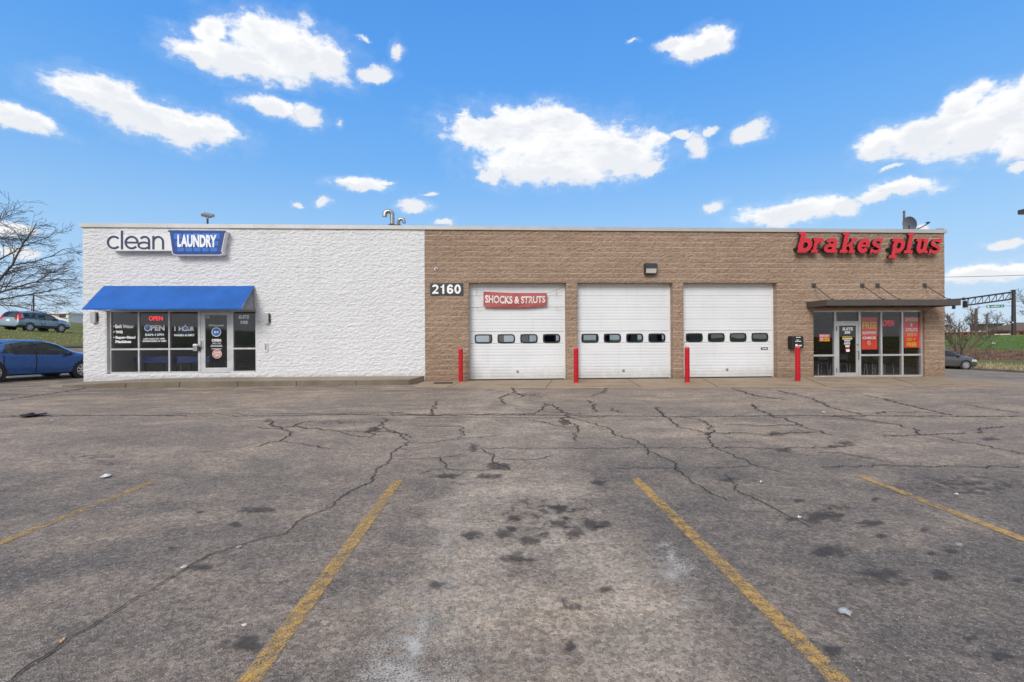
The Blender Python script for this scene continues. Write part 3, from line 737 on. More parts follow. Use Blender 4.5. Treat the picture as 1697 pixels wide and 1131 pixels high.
# left
fz0, fz1 = LSF[2], LSF[3]; zt = pz(250, 579)
xs_l = [LSF[0], px2x(229.7), px2x(280.2), px2x(330.2), px2x(384.6), LSF[1]]
mb = MB(); t = .055
bars(mb, xs_l[0], xs_l[-1], fz1 - .065, fz1 - .002); 
bars(mb, xs_l[0] + .002, xs_l[0] + .075, fz0, fz1 - .065); bars(mb, xs_l[5] - .075, xs_l[5] - .002, fz0, fz1 - .065)
for i in (1, 2): bars(mb, xs_l[i] - t / 2, xs_l[i] + t / 2, fz0 + .07, fz1 - .065)
for i in (3, 4): bars(mb, xs_l[i] - .045, xs_l[i] + .045, fz0, fz1 - .065)
bars(mb, xs_l[0] + .075, xs_l[3] - .045, fz0, fz0 + .07, YS - .012); bars(mb, xs_l[4] + .045, xs_l[5] - .075, fz0, fz0 + .07, YS - .012)
for a, b in ((xs_l[0] + .075, xs_l[1] - t / 2), (xs_l[1] + t / 2, xs_l[2] - t / 2), (xs_l[2] + t / 2, xs_l[3] - .045), (xs_l[4] + .045, xs_l[5] - .075)): bars(mb, a, b, zt - .03, zt + .03, YS + .002)
SFL = mb.build('storefront_frame', M_ALU, BLD); SFL['label'] = 'aluminium storefront frame under the blue awning'
def pane(x0, x1, z0, z1, par, y=YS + .05, m=None):
    q = MB(); q.quad((x0 - .01, y, z0 - .01), (x1 + .01, y, z0 - .01), (x1 + .01, y, z1 + .01), (x0 - .01, y, z1 + .01)); return q.build('pane', m or M_GLASS, par)
for a, b in ((xs_l[0] + .075, xs_l[1] - t / 2), (xs_l[1] + t / 2, xs_l[2] - t / 2), (xs_l[2] + t / 2, xs_l[3] - .045), (xs_l[4] + .045, xs_l[5] - .075)):
    pane(a, b, zt + .03, fz1 - .065, SFL); pane(a, b, fz0 + .07, zt - .03, SFL)
YL = YS + .045
tx = MB()
for s, x0, x1, y0, y1 in (('Soft Water', 191, 222.5, 538, 544.4), ('Wifi', 191.5, 203.5, 548, 553), ('Super-Sized', 191.5, 224.5, 557, 563), ('Machines', 191.5, 217.5, 564, 569)):
    ptext(tx, s, x0, x1, y0, y1, YL, .05)
for y in (541.2, 550.4, 559.6): c = W(189, y, YL); tx.disc(c[0], c[1], .02, YL - .004, YL, 10)
ptext(tx, 'PEN', 249.6, 273, 539.2, 548.4, YL, .04); ptext(tx, '5AM-11PM', 240.5, 271.5, 553, 557.2, YL, .05)
ptext(tx, 'LAST LOAD AT 10PM', 238, 273, 560.4, 563.3, YL, .05); ptext(tx, 'DOORS LOCK AT 10PM', 236.5, 275.5, 564.2, 567.2, YL, .05)
ptext(tx, '1 H', 289, 303.5, 541.5, 548.8, YL, .04); ptext(tx, 'UR', 310.8, 322, 541.5, 548.8, YL, .04); ptext(tx, 'WASH & DRY', 288, 323, 553.8, 557.8, YL, .055)
c = W(244.6, 543.9, YL); tx.ring(c[0], c[1], .118, .118, .03, 0, 360, YL - .004, YL); tx.disc(c[0], c[1], .09, YL - .0035, YL, 20, 1)
tx.box(c[0] - .005, c[0] + .006, YL - .006, YL - .0035, c[1], c[1] + .06); tx.box(c[0] - .05, c[0], YL - .006, YL - .0035, c[1] + .0, c[1] + .014)
c = W(307.2, 544.9, YL); tx.ring(c[0], c[1], .095, .095, .03, 0, 360, YL - .004, YL); tx.disc(c[0], c[1], .066, YL - .0035, YL, 20, 1); tx.box(c[0] - .018, c[0] + .018, YL - .004, YL, c[1] + .095, c[1] + .15); tx.box(c[0] - .004, c[0] + .03, YL - .006, YL - .0035, c[1] - .005, c[1] + .008)
for p0, p1 in ((243.5, 270), (292, 319)): a = W(p0, 551.2, YL); b = W(p1, 550.4, YL); tx.box(a[0], b[0], YL - .004, YL, a[1], b[1], 1)
ptext(tx, 'SUITE', 395.5, 413, 522.3, 528.8, YL, .065); ptext(tx, '100', 399, 411, 531.6, 537.6, YL, .065)
tx.build('window_lettering', [M_WHT, M_LBLUE], SFL)
# left door
def door(parent, x0, x1, z0, z1, gx0, gx1, gz0, gz1, y, label):
    mb = MB(); mb.box(x0, gx0, y, y + .045, z0, z1); mb.box(gx1, x1, y, y + .045, z0, z1); mb.box(gx0, gx1, y, y + .045, z0, gz0); mb.box(gx0, gx1, y, y + .045, gz1, z1)
    d = mb.build('entrance_door', M_ALU, parent, bevel=.004); d['label'] = label
    pane(gx0, gx1, gz0, gz1, d, y + .018); return d
dx0, dx1 = xs_l[3] + .048, xs_l[4] - .048
EDL = door(BLD, dx0, dx1, fz0 + .012, fz1 - .075, px2x(340), px2x(376), pz(358, 610), pz(358, 522.5), YS + .008, 'white aluminium glass door under the blue awning')
YD2 = YS + .02; tx = MB()
ptext(tx, 'Welcome!', 345.6, 370.6, 537.5, 541.3, YD2, .03)
ptext(tx, 'IN', 355, 362, 548.7, 552.8, YD2 - .004, .05); ptext(tx, 'OPEN', 351, 366.5, 562, 566.8, YD2, .05); ptext(tx, '5AM-11PM', 352, 366, 568.3, 570, YD2, .02)
for (p0, p1, q0, q1) in ((350, 368, 572, 572.8), (349, 368.5, 573.8, 574.8), (351, 367, 578, 579)):
    x = p0
    while x < p1:
        w_ = random.uniform(1.2, 2.6); a = W(x, q1, YD2); b = W(min(p1, x + w_), q0, YD2); tx.box(a[0], b[0], YD2 - .004, YD2, a[1], b[1]); x += w_ + .5
c = W(358.6, 550.7, YD2); tx.disc(c[0], c[1], .142, YD2 - .003, YD2, 28, 1); tx.ring(c[0], c[1], .17, .17, .026, 0, 360, YD2 - .004, YD2)
c = W(359.8, 586.8, YD2); tx.disc(c[0], c[1], .142, YD2 - .003, YD2, 28, 2); tx.ring(c[0], c[1], .17, .17, .022, 0, 360, YD2 - .004, YD2, mi=3)
ptext(tx, 'DOORS', 354.5, 365.5, 583, 585.3, YD2 - .004, .03); ptext(tx, 'LOCK AT', 353.6, 366.2, 586, 588, YD2 - .004, .03); ptext(tx, '10PM', 356, 364, 588.8, 590.8, YD2 - .004, .03)
a = W(341, 528, YD2); b = W(348, 523.6, YD2); tx.box(a[0], b[0], YD2 - .003, YD2, a[1], b[1], 4)
tx.build('door_lettering', [M_WHT, M_LBLUE, M_PINK, pm('pale_pink', (.8, .55, .5), .5), pm('pale_blue_sticker', (.42, .56, .64), .5)], EDL)
mb = MB(); zc_ = pz(336, 572); xc_ = dx0 + .05
mb.tube([(xc_, YS + .01, zc_ + .14), (xc_, YS - .05, zc_ + .12), (xc_, YS - .05, zc_ - .12), (xc_, YS + .01, zc_ - .14)], .011); 
mb.build('door_handle', M_STEEL, EDL)
mb = MB(); mb.disc(xc_ - .002, zc_ + .28, .018, YS, YS + .01, 12); mb.build('lock', M_STEEL, EDL)
mb = MB(); c = W(326.5, 577.5, YS); mb.box(c[0] - .09, c[0] + .06, YS - .10, YS - .002, c[1] - .10, c[1] + .10); mb.box(c[0] + .06, c[0] + .12, YS - .07, YS - .004, c[1] - .10, c[1] + .06, 1); mb.prism([(c[0] - .10, c[1] + .10), (c[0] + .07, c[1] + .10), (c[0] + .03, c[1] + .16), (c[0] - .06, c[1] + .16)], YS - .11, YS - .004, 2)
o = mb.build('key_box', [M_GREY, M_BLACK, M_WHT]); tag(o, 'small grey lock box with a white cap left of the laundry door', 'lock box')

# right
gz0, gz1 = RSF[2], RSF[3]; zt2 = pz(1440, 588.9)
xs_r = [RSF[0], px2x(1384.4), px2x(1425), px2x(1460.9), px2x(1495.8), RSF[1]]
mb = MB()
bars(mb, xs_r[0], xs_r[-1], gz1 - .06, gz1 - .002); bars(mb, xs_r[0] + .002, xs_r[0] + .06, gz0, gz1 - .06); bars(mb, xs_r[5] - .06, xs_r[5] - .002, gz0, gz1 - .06)
for i in (1, 2): bars(mb, xs_r[i] - .045, xs_r[i] + .045, gz0, gz1 - .06)
for i in (3, 4): bars(mb, xs_r[i] - .035, xs_r[i] + .035, gz0 + .075, gz1 - .06)
bars(mb, xs_r[0] + .06, xs_r[1] - .045, gz0, gz0 + .075, YS - .012); bars(mb, xs_r[2] + .045, xs_r[5] - .06, gz0, gz0 + .075, YS - .012)
zd = pz(1404, 533.8)
bars(mb, xs_r[1] + .045, xs_r[2] - .045, zd - .03, zd + .03)
cells = [(xs_r[0] + .06, xs_r[1] - .045), (xs_r[2] + .045, xs_r[3] - .035), (xs_r[3] + .035, xs_r[4] - .035), (xs_r[4] + .035, xs_r[5] - .06)]
for a, b in cells: bars(mb, a, b, zt2 - .035, zt2 + .035, YS + .002)
SFR = mb.build('storefront_frame', M_ALU, BLD); SFR['label'] = 'aluminium storefront frame under the dark metal canopy'
for a, b in cells: pane(a, b, zt2 + .035, gz1 - .06, SFR); pane(a, b, gz0 + .075, zt2 - .035, SFR)
pane(xs_r[1] + .045, xs_r[2] - .045, zd + .03, gz1 - .06, SFR)
EDR = door(BLD, xs_r[1] + .05, xs_r[2] - .05, gz0 + .012, zd - .035, px2x(1391), px2x(1419), pz(1405, 618), pz(1405, 540), YS + .008, 'white aluminium glass door beneath the metal canopy')
tx = MB()
ptext(tx, 'SUITE', 1396, 1413.3, 543, 548.2, YD2, .04); ptext(tx, '200', 1399.3, 1409, 549, 553.4, YD2, .04)
for p0, p1, q0, q1, mi in ((1396, 1412, 558, 559.8, 1), (1396, 1412.3, 561, 562.8, 0), (1399, 1409, 563.8, 565.4, 0), (1399.5, 1408.5, 566.6, 568, 0), (1398.7, 1409, 569.4, 571, 0), (1401, 1407.6, 572.4, 575.6, 0)):
    x = p0
    while x < p1:
        w_ = random.uniform(1.0, 2.2); a = W(x, q1, YD2); b = W(min(p1, x + w_), q0, YD2); tx.box(a[0], b[0], YD2 - .004, YD2, a[1], b[1], mi); x += w_ + .45
c = W(1404.5, 580.4, YD2); tx.ring(c[0], c[1], .10, .10, .05, 0, 180, YD2 - .004, YD2, mi=2); tx.prism([(c[0] - .06, c[1] - .07), (c[0] + .08, c[1] - .07), (c[0] + .09, c[1] + .0), (c[0] + .04, c[1] + .04), (c[0] + .0, c[1] + .02), (c[0] - .05, c[1] + .03)], YD2 - .005, YD2 - .001)
tx.build('door_lettering', [M_WHT, M_YEL, M_SIGNRED], EDR)
mb = MB(); xh = xs_r[2] - .09; zh = pz(1422, 589)
mb.tube([(xh, YS + .01, zh + .15), (xh, YS - .06, zh + .15), (xh, YS - .06, zh - .15), (xh, YS + .01, zh - .15)], .013); 
mb.build('door_handle', M_STEEL, EDR)
mb = MB(); mb.disc(xh, zh + .42, .024, YS - .004, YS + .01, 12); mb.build('lock', M_STEEL, EDR)
for q in (544.5, 614): a = pz(1386.5, q); mb = MB(); mb.tube([(xs_r[1] + .048, YS - .006, a - .09), (xs_r[1] + .048, YS - .006, a + .09)], .013, 8); mb.build('hinge', M_STEEL, EDR)

def split_clusters(o, gap, par):
    me = o.data; nv = len(me.vertices); root = list(range(nv))
    def fd(i):
        while root[i] != i: root[i] = root[root[i]]; i = root[i]
        return i
    for p_ in me.polygons:
        v0 = p_.vertices[0]
        for v1 in p_.vertices[1:]: root[fd(v1)] = fd(v0)
    bx = {}
    for v in me.vertices:
        r_ = fd(v.index); c = v.co; b_ = bx.setdefault(r_, [c.x, c.x, c.z, c.z]); b_[0] = min(b_[0], c.x); b_[1] = max(b_[1], c.x); b_[2] = min(b_[2], c.z); b_[3] = max(b_[3], c.z)
    gs = [([k_], list(v_)) for k_, v_ in bx.items()]; ch = True
    while ch:
        ch = False
        for i in range(len(gs)):
            for j in range(i + 1, len(gs)):
                A, B = gs[i][1], gs[j][1]
                if A[0] - gap < B[1] and B[0] - gap < A[1] and A[2] - gap * .3 < B[3] and B[2] - gap * .3 < A[3]:
                    gs[i] = (gs[i][0] + gs[j][0], [min(A[0], B[0]), max(A[1], B[1]), min(A[2], B[2]), max(A[3], B[3])]); gs.pop(j); ch = True; break
            if ch: break
    if len(gs) < 2: return
    for ks, _ in gs:
        ks = set(ks); m_ = MB(); mp_ = {}
        for v in me.vertices:
            if fd(v.index) in ks: mp_[v.index] = len(m_.v); m_.v.append(tuple(v.co)); m_.fade.append(1.0)
        for p_ in me.polygons:
            if p_.vertices[0] in mp_: m_.f.append(tuple(mp_[q_] for q_ in p_.vertices)); m_.m.append(p_.material_index)
        m_.build('lettering', list(me.materials), par)
    bpy.data.objects.remove(o)
for par in (SFL, EDL, EDR):
    for o in children(par):
        if 'lettering' in o.name: split_clusters(o, .03, par)
# ---------- signs in the windows
def poster(name, px0, px1, py0, py1, label, y=YS + .075):
    a = W(px0, py1, y); b = W(px1, py0, y); mb = MB()
    nx_, nz_ = 6, 10; vs = [(a[0] + (b[0] - a[0]) * i / nx_, y + .004 * noise.noise(Vector((i * .7, j * .6, px0))), a[1] + (b[1] - a[1]) * j / nz_) for j in range(nz_ + 1) for i in range(nx_ + 1)]
    mb.add(vs, [(j * 7 + i, j * 7 + i + 1, j * 7 + i + 8, j * 7 + i + 7) for j in range(nz_) for i in range(nx_)])
    mb.box(a[0] + .01, b[0] - .01, y + .008, y + .012, a[1] + .01, b[1] - .01)
    e = empty(name, label, 'poster', ((a[0] + b[0]) / 2, y, a[1]), 'posters inside the storefront windows')
    mb.build('sheet', M_POSTER, e); return e, y - .006
e, y = poster('window_poster', 1428, 1453.6, 526, 579.6, 'tall red poster offering a free alignment check')
tx = MB(); ptext(tx, 'FREE', 1429, 1452.6, 534, 545.2, y, .03, mi=1); ptext(tx, 'ALIGNMENT', 1428.8, 1452.6, 549.2, 554, y, .02); ptext(tx, 'CHECK', 1429, 1452.8, 558, 562.4, y, .05)
c = W(1440.4, 568.4, y); tx.ring(c[0], c[1], .075, .075, .018, 60, 340, y - .004, y); tx.tube([(c[0] - .02, y - .002, c[1]), (c[0], y - .002, c[1] - .02), (c[0] + .04, y - .002, c[1] + .03)], .008, 5)
tx.build('lettering', [M_WHT, M_YEL], e)
e, y = poster('window_poster', 1498, 1524, 525.4, 576.6, 'tall red poster about shocks and struts, buy 3 get 4th free')
tx = MB(); ptext(tx, 'SHOCKS', 1500.6, 1521, 527.2, 532.8, y, .02); ptext(tx, '&', 1508.6, 1512.4, 536, 541.2, y, .02); ptext(tx, 'STRUTS', 1501, 1520.4, 544, 549.6, y, .02)
ptext(tx, 'BUY 3', 1504, 1517.5, 552.2, 557.4, y, .02, mi=1); ptext(tx, 'GET 4', 1502.5, 1516, 560.4, 565, y, .02, mi=1); ptext(tx, 'TH', 1516.4, 1519, 560.2, 562, y, .02, mi=1); ptext(tx, 'FREE', 1502.6, 1519, 567.8, 574.6, y, .03, mi=1)
tx.build('lettering', [M_WHT, M_YEL], e)
e, y = poster('window_poster', 1357.4, 1375.4, 554.2, 566.4, 'small red and yellow notice reading instant in the leftmost canopy window')
tx = MB(); ptext(tx, 'INSTANT', 1358.6, 1374, 555, 558.8, y, .03)
for p0, p1, q0, q1, mi in ((1359, 1364.5, 560.2, 561.2, 0), (1359, 1364.5, 562, 563, 0), (1359, 1364.5, 564, 565, 0), (1366, 1374, 559.8, 562.4, 1), (1366, 1374.6, 563.2, 565.6, 1)):
    a = W(p0, q1, y); b = W(p1, q0, y); tx.box(a[0], b[0], y - .004, y, a[1], b[1], mi)
tx.build('lettering', [M_WHT, M_YEL], e)
# lit open sign, laundry
y = YS + .08
a = W(245.5, 534.4, y); b = W(271.6, 522, y)
e = empty('open_sign', 'black panel with glowing red open lettering in the laundry window', 'lit sign', ((a[0] + b[0]) / 2, y, a[1]))
mb = MB(); mb.box(a[0], b[0], y, y + .06, a[1], b[1]); mb.build('panel', M_BLACK, e, bevel=.01)
tx = MB(); ptext(tx, 'OPEN', 247, 269.6, 524.4, 531.6, y - .006, 0, .01); tx.build('neon_lettering', M_NEON, e)
y = YS + .09; a = W(1461, 542, y); b = W(1482.5, 530, y)
e = empty('neon_sign', 'slanted red neon lettering glowing faintly behind the pane between posters', 'neon sign', ((a[0] + b[0]) / 2, y, a[1]))
tx = MB(); ptext(tx, 'OPEN', 1463, 1482, 531, 541, y - .01, .0, .012, shear=.35); tx.build('neon_lettering', pm('dull_red_neon', (.6, .015, .03), .4, 0, 0, 1, emit=(1, .02, .04), es=.25), e)
mb = MB(); mb.box(a[0] + .05, b[0] - .03, y + .004, y + .02, a[1] + .09, a[1] + .11); mb.build('bracket', M_STEEL, e)

# ---------- furniture just behind the glass
def table(x, y, w, label):
    e = empty('table', label, 'table', (x, y, .03), 'blue tables inside the laundry', absolute=False)
    mb = MB(); mb.box(-w / 2, w / 2, -.32, .32, .70, .94); mb.build('table_top', M_TBLUE, e, bevel=.01)
    for sx in (-1, 1):
        for sy in (-1, 1): q = MB(); q.box(sx * (w / 2 - .1) - .03, sx * (w / 2 - .1) + .03, sy * .24 - .03, sy * .24 + .03, 0, .70); q.build('leg', M_STEEL, e)
    return e
table(WX(212), 1.5, 1.35, 'blue folding table behind the leftmost laundry pane')
table(WX(250) - .1, 1.9, 1.2, 'blue folding table behind the laundry pane with the opening hours')
table(WX(303) - .2, 1.3, 1.2, 'blue folding table behind the one hour wash pane')
def stool(x, y, label, grp, rot=0):
    e = empty('chair', label, 'chair', (x, y, .03), grp, absolute=False); e.rotation_euler.z = rot
    mb = MB(); mb.box(-.22, .22, -.22, .22, .43, .47); mb.build('seat', M_STEEL, e, bevel=.01)
    mb = MB(); mb.box(-.22, .22, .20, .23, .62, .86); mb.tube([(-.2, .21, .45), (-.2, .22, .64)], .012); mb.tube([(.2, .21, .45), (.2, .22, .64)], .012); mb.build('backrest', M_STEEL, e)
    for sx in (-1, 1):
        for sy in (-1, 1): q = MB(); q.tube([(sx * .2, sy * .19, .44), (sx * .22, sy * .22, 0)], .013, 6); q.build('leg', pm('chair_chrome', (.45, .45, .45), .3, .8), e)
for i, (p, l) in enumerate(((1398, 'dark waiting chair seen through the suite 200 door'), (1434, 'dark waiting chair under the free alignment poster'), (1456, 'dark waiting chair right of the free alignment poster'), (1478, 'dark waiting chair behind the pane with the neon sign'), (1366, 'dark waiting chair behind the leftmost pane under the canopy'))):
    stool(WX(p) * 1.05, 1.2 + .1 * (i % 2), l, 'chairs waiting inside suite 200', math.pi)
e = empty('bin', 'dark waste bin standing inside the laundry door', 'bin', (WX(357) - .1, 1.3, .03), absolute=False)
mb = MB(); mb.lathe([(.20, 0), (.25, .72), (.26, .74)], 16); mb.build('body', pm('bin_plastic', (.05, .06, .05), .5), e, smooth=30)
mb = MB(); mb.lathe([(.265, .74), (.265, .78), (.18, .86)], 16); mb.build('lid', M_BLACK, e, smooth=30)

# ---------- blue awning
p = .98
tl, tr = W(174.5, 473.4), W(423.3, 475.2)
fl, fr = W(134.8, 510.8, -p), W(399.8, 511.4, -p)
x0, x1 = (tl[0] + fl[0]) / 2, (tr[0] + fr[0]) / 2; zt_, zb_ = (tl[1] + tr[1]) / 2, (fl[1] + fr[1]) / 2
AW = empty('awning', 'sloping blue canvas awning over the laundry entrance', 'awning', ((x0 + x1) / 2, 0, zb_))
mb = MB(); nx_, nz_ = 40, 8; vs = []
for j in range(nz_ + 1):
    for i in range(nx_ + 1):
        u, v = i / nx_, j / nz_; sag = .012 * math.sin(u * math.pi * 4) ** 2 * math.sin(v * math.pi)
        vs.append((x0 + (x1 - x0) * u, -.03 - (p - .03) * v, zt_ + (zb_ - zt_) * v - sag))
w_ = nx_ + 1
mb.add(vs, [(j * w_ + i, j * w_ + i + 1, (j + 1) * w_ + i + 1, (j + 1) * w_ + i) for j in range(nz_) for i in range(nx_)])
mb.box(x0, x1, -p - .004, -p + .012, zb_ - .05, zb_ + .006)
mb.build('canvas', M_AWN, AW, smooth=20)
mb = MB(); r = .016
for x in (x0 + .02, x1 - .02):
    mb.tube([(x, -.04, zt_ - .03), (x, -p + .02, zb_ + .0)], r, 6); mb.tube([(x, -.04, zb_ - .01), (x, -p + .02, zb_ - .01)], r, 6); mb.tube([(x, -.04, zt_ - .03), (x, -.04, zb_ - .01)], r, 6)
mb.tube([(x0, -.04, zb_ - .01), (x1, -.04, zb_ - .01)], r, 6); mb.tube([(x0, -p + .03, zb_ - .02), (x1, -p + .03, zb_ - .02)], r, 6)
mb.build('frame', M_GREY, AW)

# ---------- dark metal canopy over the right storefront
p = 1.16
cl, cr = W(1336.8, 503.5), W(1592.5, 501, -p)
x0 = (cl[0] + W(1369.4, 501.5, -p)[0]) / 2; x1 = cr[0]
zb_, zt_ = W(1480, 506.6, -p)[1], W(1480, 496.6, -p)[1]
CN = empty('metal_canopy', 'flat dark bronze metal canopy hung on four rods over the suite 200 entrance', 'canopy', ((x0 + x1) / 2, 0, zb_))
mb = MB(); th = .05
mb.box(x0, x1, -p, -p + th, zb_, zt_); mb.box(x0, x0 + th, -p + th, -.02, zb_, zt_); mb.box(x1 - th, x1, -p + th, -.02, zb_, zt_); mb.box(x0 + th, x1 - th, -.07, -.02, zb_, zt_)
mb.build('fascia', M_DARK, CN)
mb = MB(); mb.box(x0 + th, x1 - th, -p + th, -.07, zt_ - .05, zt_ - .02); mb.build('deck', M_SOFF, CN)
for i in range(1, 6): mb = MB(); x = x0 + (x1 - x0) * i / 6; mb.box(x - .03, x + .03, -p + th, -.07, zb_ + .02, zt_ - .05); mb.build('rib', M_DARK, CN)
for pw, pf in ((1348.9, 1376.2), (1429.3, 1461), (1454.5, 1486.8), (1532.7, 1571.7)):
    a = W(pw, 473.6, -.03); b = W(pf, 495.8, -p * .85)
    q = MB(); q.tube([(a[0], -.03, a[1]), (b[0] * .5 + a[0] * .5, -p * .44, (a[1] + zt_) / 2), (a[0] + .02, -p * .86, zt_)], .016, 8)
    q.tube([(a[0] + .02, -p * .86 - .02, zt_ + .02), (a[0] + .02, -p * .86 + .04, zt_ + .06)], .022, 6)
    q.v = [v for v in q.v]
    rod = MB(); rod.tube([(a[0], -.04, a[1]), (a[0] + .02, -p * .86, zt_ + .0)], .017, 8); rod.box(a[0] - .0, a[0] + .04, -p * .86 - .06, -p * .86 + .04, zt_, zt_ + .05)
    rod.build('rod', M_DARK, CN)
    q = MB(); q.box(a[0] - .085, a[0] + .085, -.035, -.012, a[1] - .085, a[1] + .085); q.box(a[0] - .02, a[0] + .02, -.08, -.035, a[1] - .05, a[1] + .04)
    q.build('wall_plate', M_DARK, CN)

# ---------- clean laundry sign
YF = -.26
CS = empty('laundry_sign', 'white cabinet sign with clean in navy and a blue basket reading laundry', 'shop sign', (WX(275), 0, W(275, 416)[1]))
def sp(px, py): return W(px, py, YF)
def zc3(x, y): return (160 + x / 7.07, 370 + y / 7.07)
mb = MB()
L0 = sp(*zc3(190, 235)); top_ = sp(*zc3(500, 142))[1]; bot_ = sp(*zc3(500, 322))[1]; xr_ = sp(*zc3(905, 200))[0]
rad = (top_ - bot_) / 2; pts = [(xr_, bot_), (xr_, top_)]
lx0, lx1, ltop = sp(*zc3(276, 100))[0], sp(*zc3(316, 100))[0], sp(*zc3(300, 76))[1]
cxx, czz = sp(*zc3(215, 233)); 
for k in range(13): t_ = R(90 + 180 * k / 12); pts.append((cxx + rad * math.cos(t_), czz + rad * math.sin(t_)))
mb.prism(pts, YF, YF + .17); mb.box(lx0, lx1, YF, YF + .03, top_, ltop); mb.box(L0[0] + .2, xr_ - .1, YF + .17, -.0, (top_ + bot_) / 2 - .06, (top_ + bot_) / 2 + .06)
mb.build('cabinet', M_SIGNW, CS)
# letters of "clean"
ZB = sp(*zc3(500, 308))[1]; XH = sp(*zc3(500, 150))[1] - ZB; tt = .145 * XH; yy = YF - .012
lets = []
def Lx(x): return sp(*zc3(x, 230))[0]
def stroke(f):
    m_ = MB(); f(m_); return m_
xh2 = XH / 2
def arc(m_, cx, a0, a1, rx=None, cz=None, rz=None, k=0, t=tt): m_.ring(cx, cz if cz is not None else ZB + xh2, rx or xh2, rz or xh2, t, a0, a1, yy - k * .0006, YF, 40)
def stem(m_, x, z0, z1, k=1): m_.box(x - tt / 2, x + tt / 2, yy - k * .0006, YF, z0, z1)
m_ = MB(); c0 = Lx(205); arc(m_, c0, 42, 318); m_.build('letter', M_NAVY, CS)
m_ = MB(); stem(m_, Lx(299), ZB, sp(*zc3(299, 88))[1]); m_.build('letter', M_NAVY, CS)
m_ = MB(); c0 = Lx(412); arc(m_, c0, 0, 318); m_.box(c0 - xh2 + tt * .5, c0 + xh2 - .002, yy - .0012, YF, ZB + xh2 - tt * .45, ZB + xh2 + tt * .45); m_.build('letter', M_NAVY, CS)
m_ = MB(); c0 = Lx(558); xr2 = Lx(616); arc(m_, c0 + .02, 0, 150, rx=xr2 - c0 + tt / 2 - .02, cz=ZB + XH * .64, rz=XH * .36); stem(m_, xr2, ZB, ZB + XH * .66); arc(m_, c0 - .01, 0, 360, rx=xr2 - c0 + tt / 2 + .01, cz=ZB + XH * .29, rz=XH * .29, k=2, t=tt * .9); m_.build('letter', M_NAVY, CS)
m_ = MB(); c0 = Lx(722); a_ = Lx(667); b_ = Lx(780); stem(m_, a_, ZB, ZB + XH); stem(m_, b_, ZB, ZB + XH * .58); arc(m_, (a_ + b_) / 2, 0, 180, rx=(b_ - a_) / 2 + tt / 2, cz=ZB + XH * .56, rz=XH * .44, k=2); m_.build('letter', M_NAVY, CS)
# basket
def bk(x, y): return sp(*zc3(x, y))
def basket(grow, y0, y1, mat, nm):
    P = [bk(862 - grow, 96 - grow), bk(1508 + grow, 104 - grow), bk(1462 + grow, 330)]
    c = bk(1430, 345); rr_ = .14; q = P
    for k in range(5): a_ = R(-10 - 20 * k); q.append((c[0] + (rr_ + grow * .004) * math.cos(a_), c[1] + (rr_ * .55 + grow * .003) * math.sin(a_)))
    c = bk(945, 345)
    for k in range(5): a_ = R(-90 - 20 * k); q.append((c[0] + (rr_ + grow * .004) * math.cos(a_), c[1] + (rr_ * .55 + grow * .003) * math.sin(a_)))
    m_ = MB(); m_.prism(q, y0, y1); return m_
m_ = basket(9, YF - .02, -.03, M_SIGNW, ''); m_.build('basket_cabinet', M_SIGNW, CS)
m_ = basket(0, YF - .03, YF - .02, M_BLUE, ''); a = bk(848, 108); b = bk(1518, 90); m_.box(a[0], b[0], YF - .034, YF - .02, a[1], b[1]); m_.build('basket_face', M_BLUE, CS)
m_ = MB()
for rI, (y0_, y1_, xa, xb) in enumerate(((122, 190, 905, 1455), (212, 268, 925, 1440), (290, 335, 945, 1425))):
    for i in range(5):
        wI = (xb - xa) / 5; a = bk(xa + i * wI + 7, y1_); b = bk(xa + (i + 1) * wI - 7, y0_); c_ = .035
        m_.prism([(a[0] + c_, a[1]), (b[0] - c_, a[1]), (b[0], a[1] + c_), (b[0], b[1] - c_), (b[0] - c_, b[1]), (a[0] + c_, b[1]), (a[0], b[1] - c_), (a[0], a[1] + c_)], YF - .0345, YF - .03)
m_.build('basket_weave', M_LBLUE, CS)
m_ = MB(); a = bk(958, 286); b = bk(1415, 142); fit_text(m_, 'LAUNDRY', a[0], b[0], a[1], b[1], YF - .036, .045, .014); m_.build('lettering', M_WHT, CS)

# ---------- brakes plus channel letters
YB = -.30
BS = empty('brakes_sign', 'raised red slab lettering reading brakes plus with black returns', 'shop sign', (WX(1437), 0, W(1437, 420)[1]))
def zb2(x, y): return (1300 + x / 6.06, 375 + y / 6.06)
SH = .22
def letter(build, xl_, xr_, base):
    x0_ = W(*zb2(xl_, base), YB)[0]; x1_ = W(*zb2(xr_, base), YB)[0]; zb_ = W(*zb2((xl_ + xr_) / 2, base), YB)[1]
    XHt = W(*zb2(xl_, base - 150), YB)[1] - W(*zb2(xl_, base), YB)[1]
    m_ = MB(); build(m_)
    mxx = max(v[0] for v in m_.v); mnx = min(v[0] for v in m_.v); sx = (x1_ - x0_) / (mxx - mnx)
    front = [(x0_ + (v[0] - mnx) * sx + SH * v[2] * XHt, YB + v[1], zb_ + v[2] * XHt) for v in m_.v]
    m2 = MB(); m2.v = front; m2.f = m_.f; m2.m = m_.m; m2.fade = m_.fade
    L_ = m2.build('letter', M_SIGNRED, BS)
    m3 = MB(); m3.v = [(x, YB + .022 + (y - YB) * 5.2, z) for x, y, z in front]; m3.f = list(m_.f); m3.m = [0] * len(m_.f); m3.fade = [1.0] * len(front)
    m3.build('letter_return', M_BLACK, L_)
kk = [0]
def rc(m_, x0_, z0_, x1_, z1_):
    kk[0] += 1; m_.box(x0_, x1_, -.0006 * (kk[0] % 9), .02, z0_, z1_)
def rg(m_, *a): kk[0] += 1; m_.ring(*a, -.0006 * (kk[0] % 9), .02, 40)
def pl(m_, *p): kk[0] += 1; m_.prism(list(p), -.0006 * (kk[0] % 9), .02)
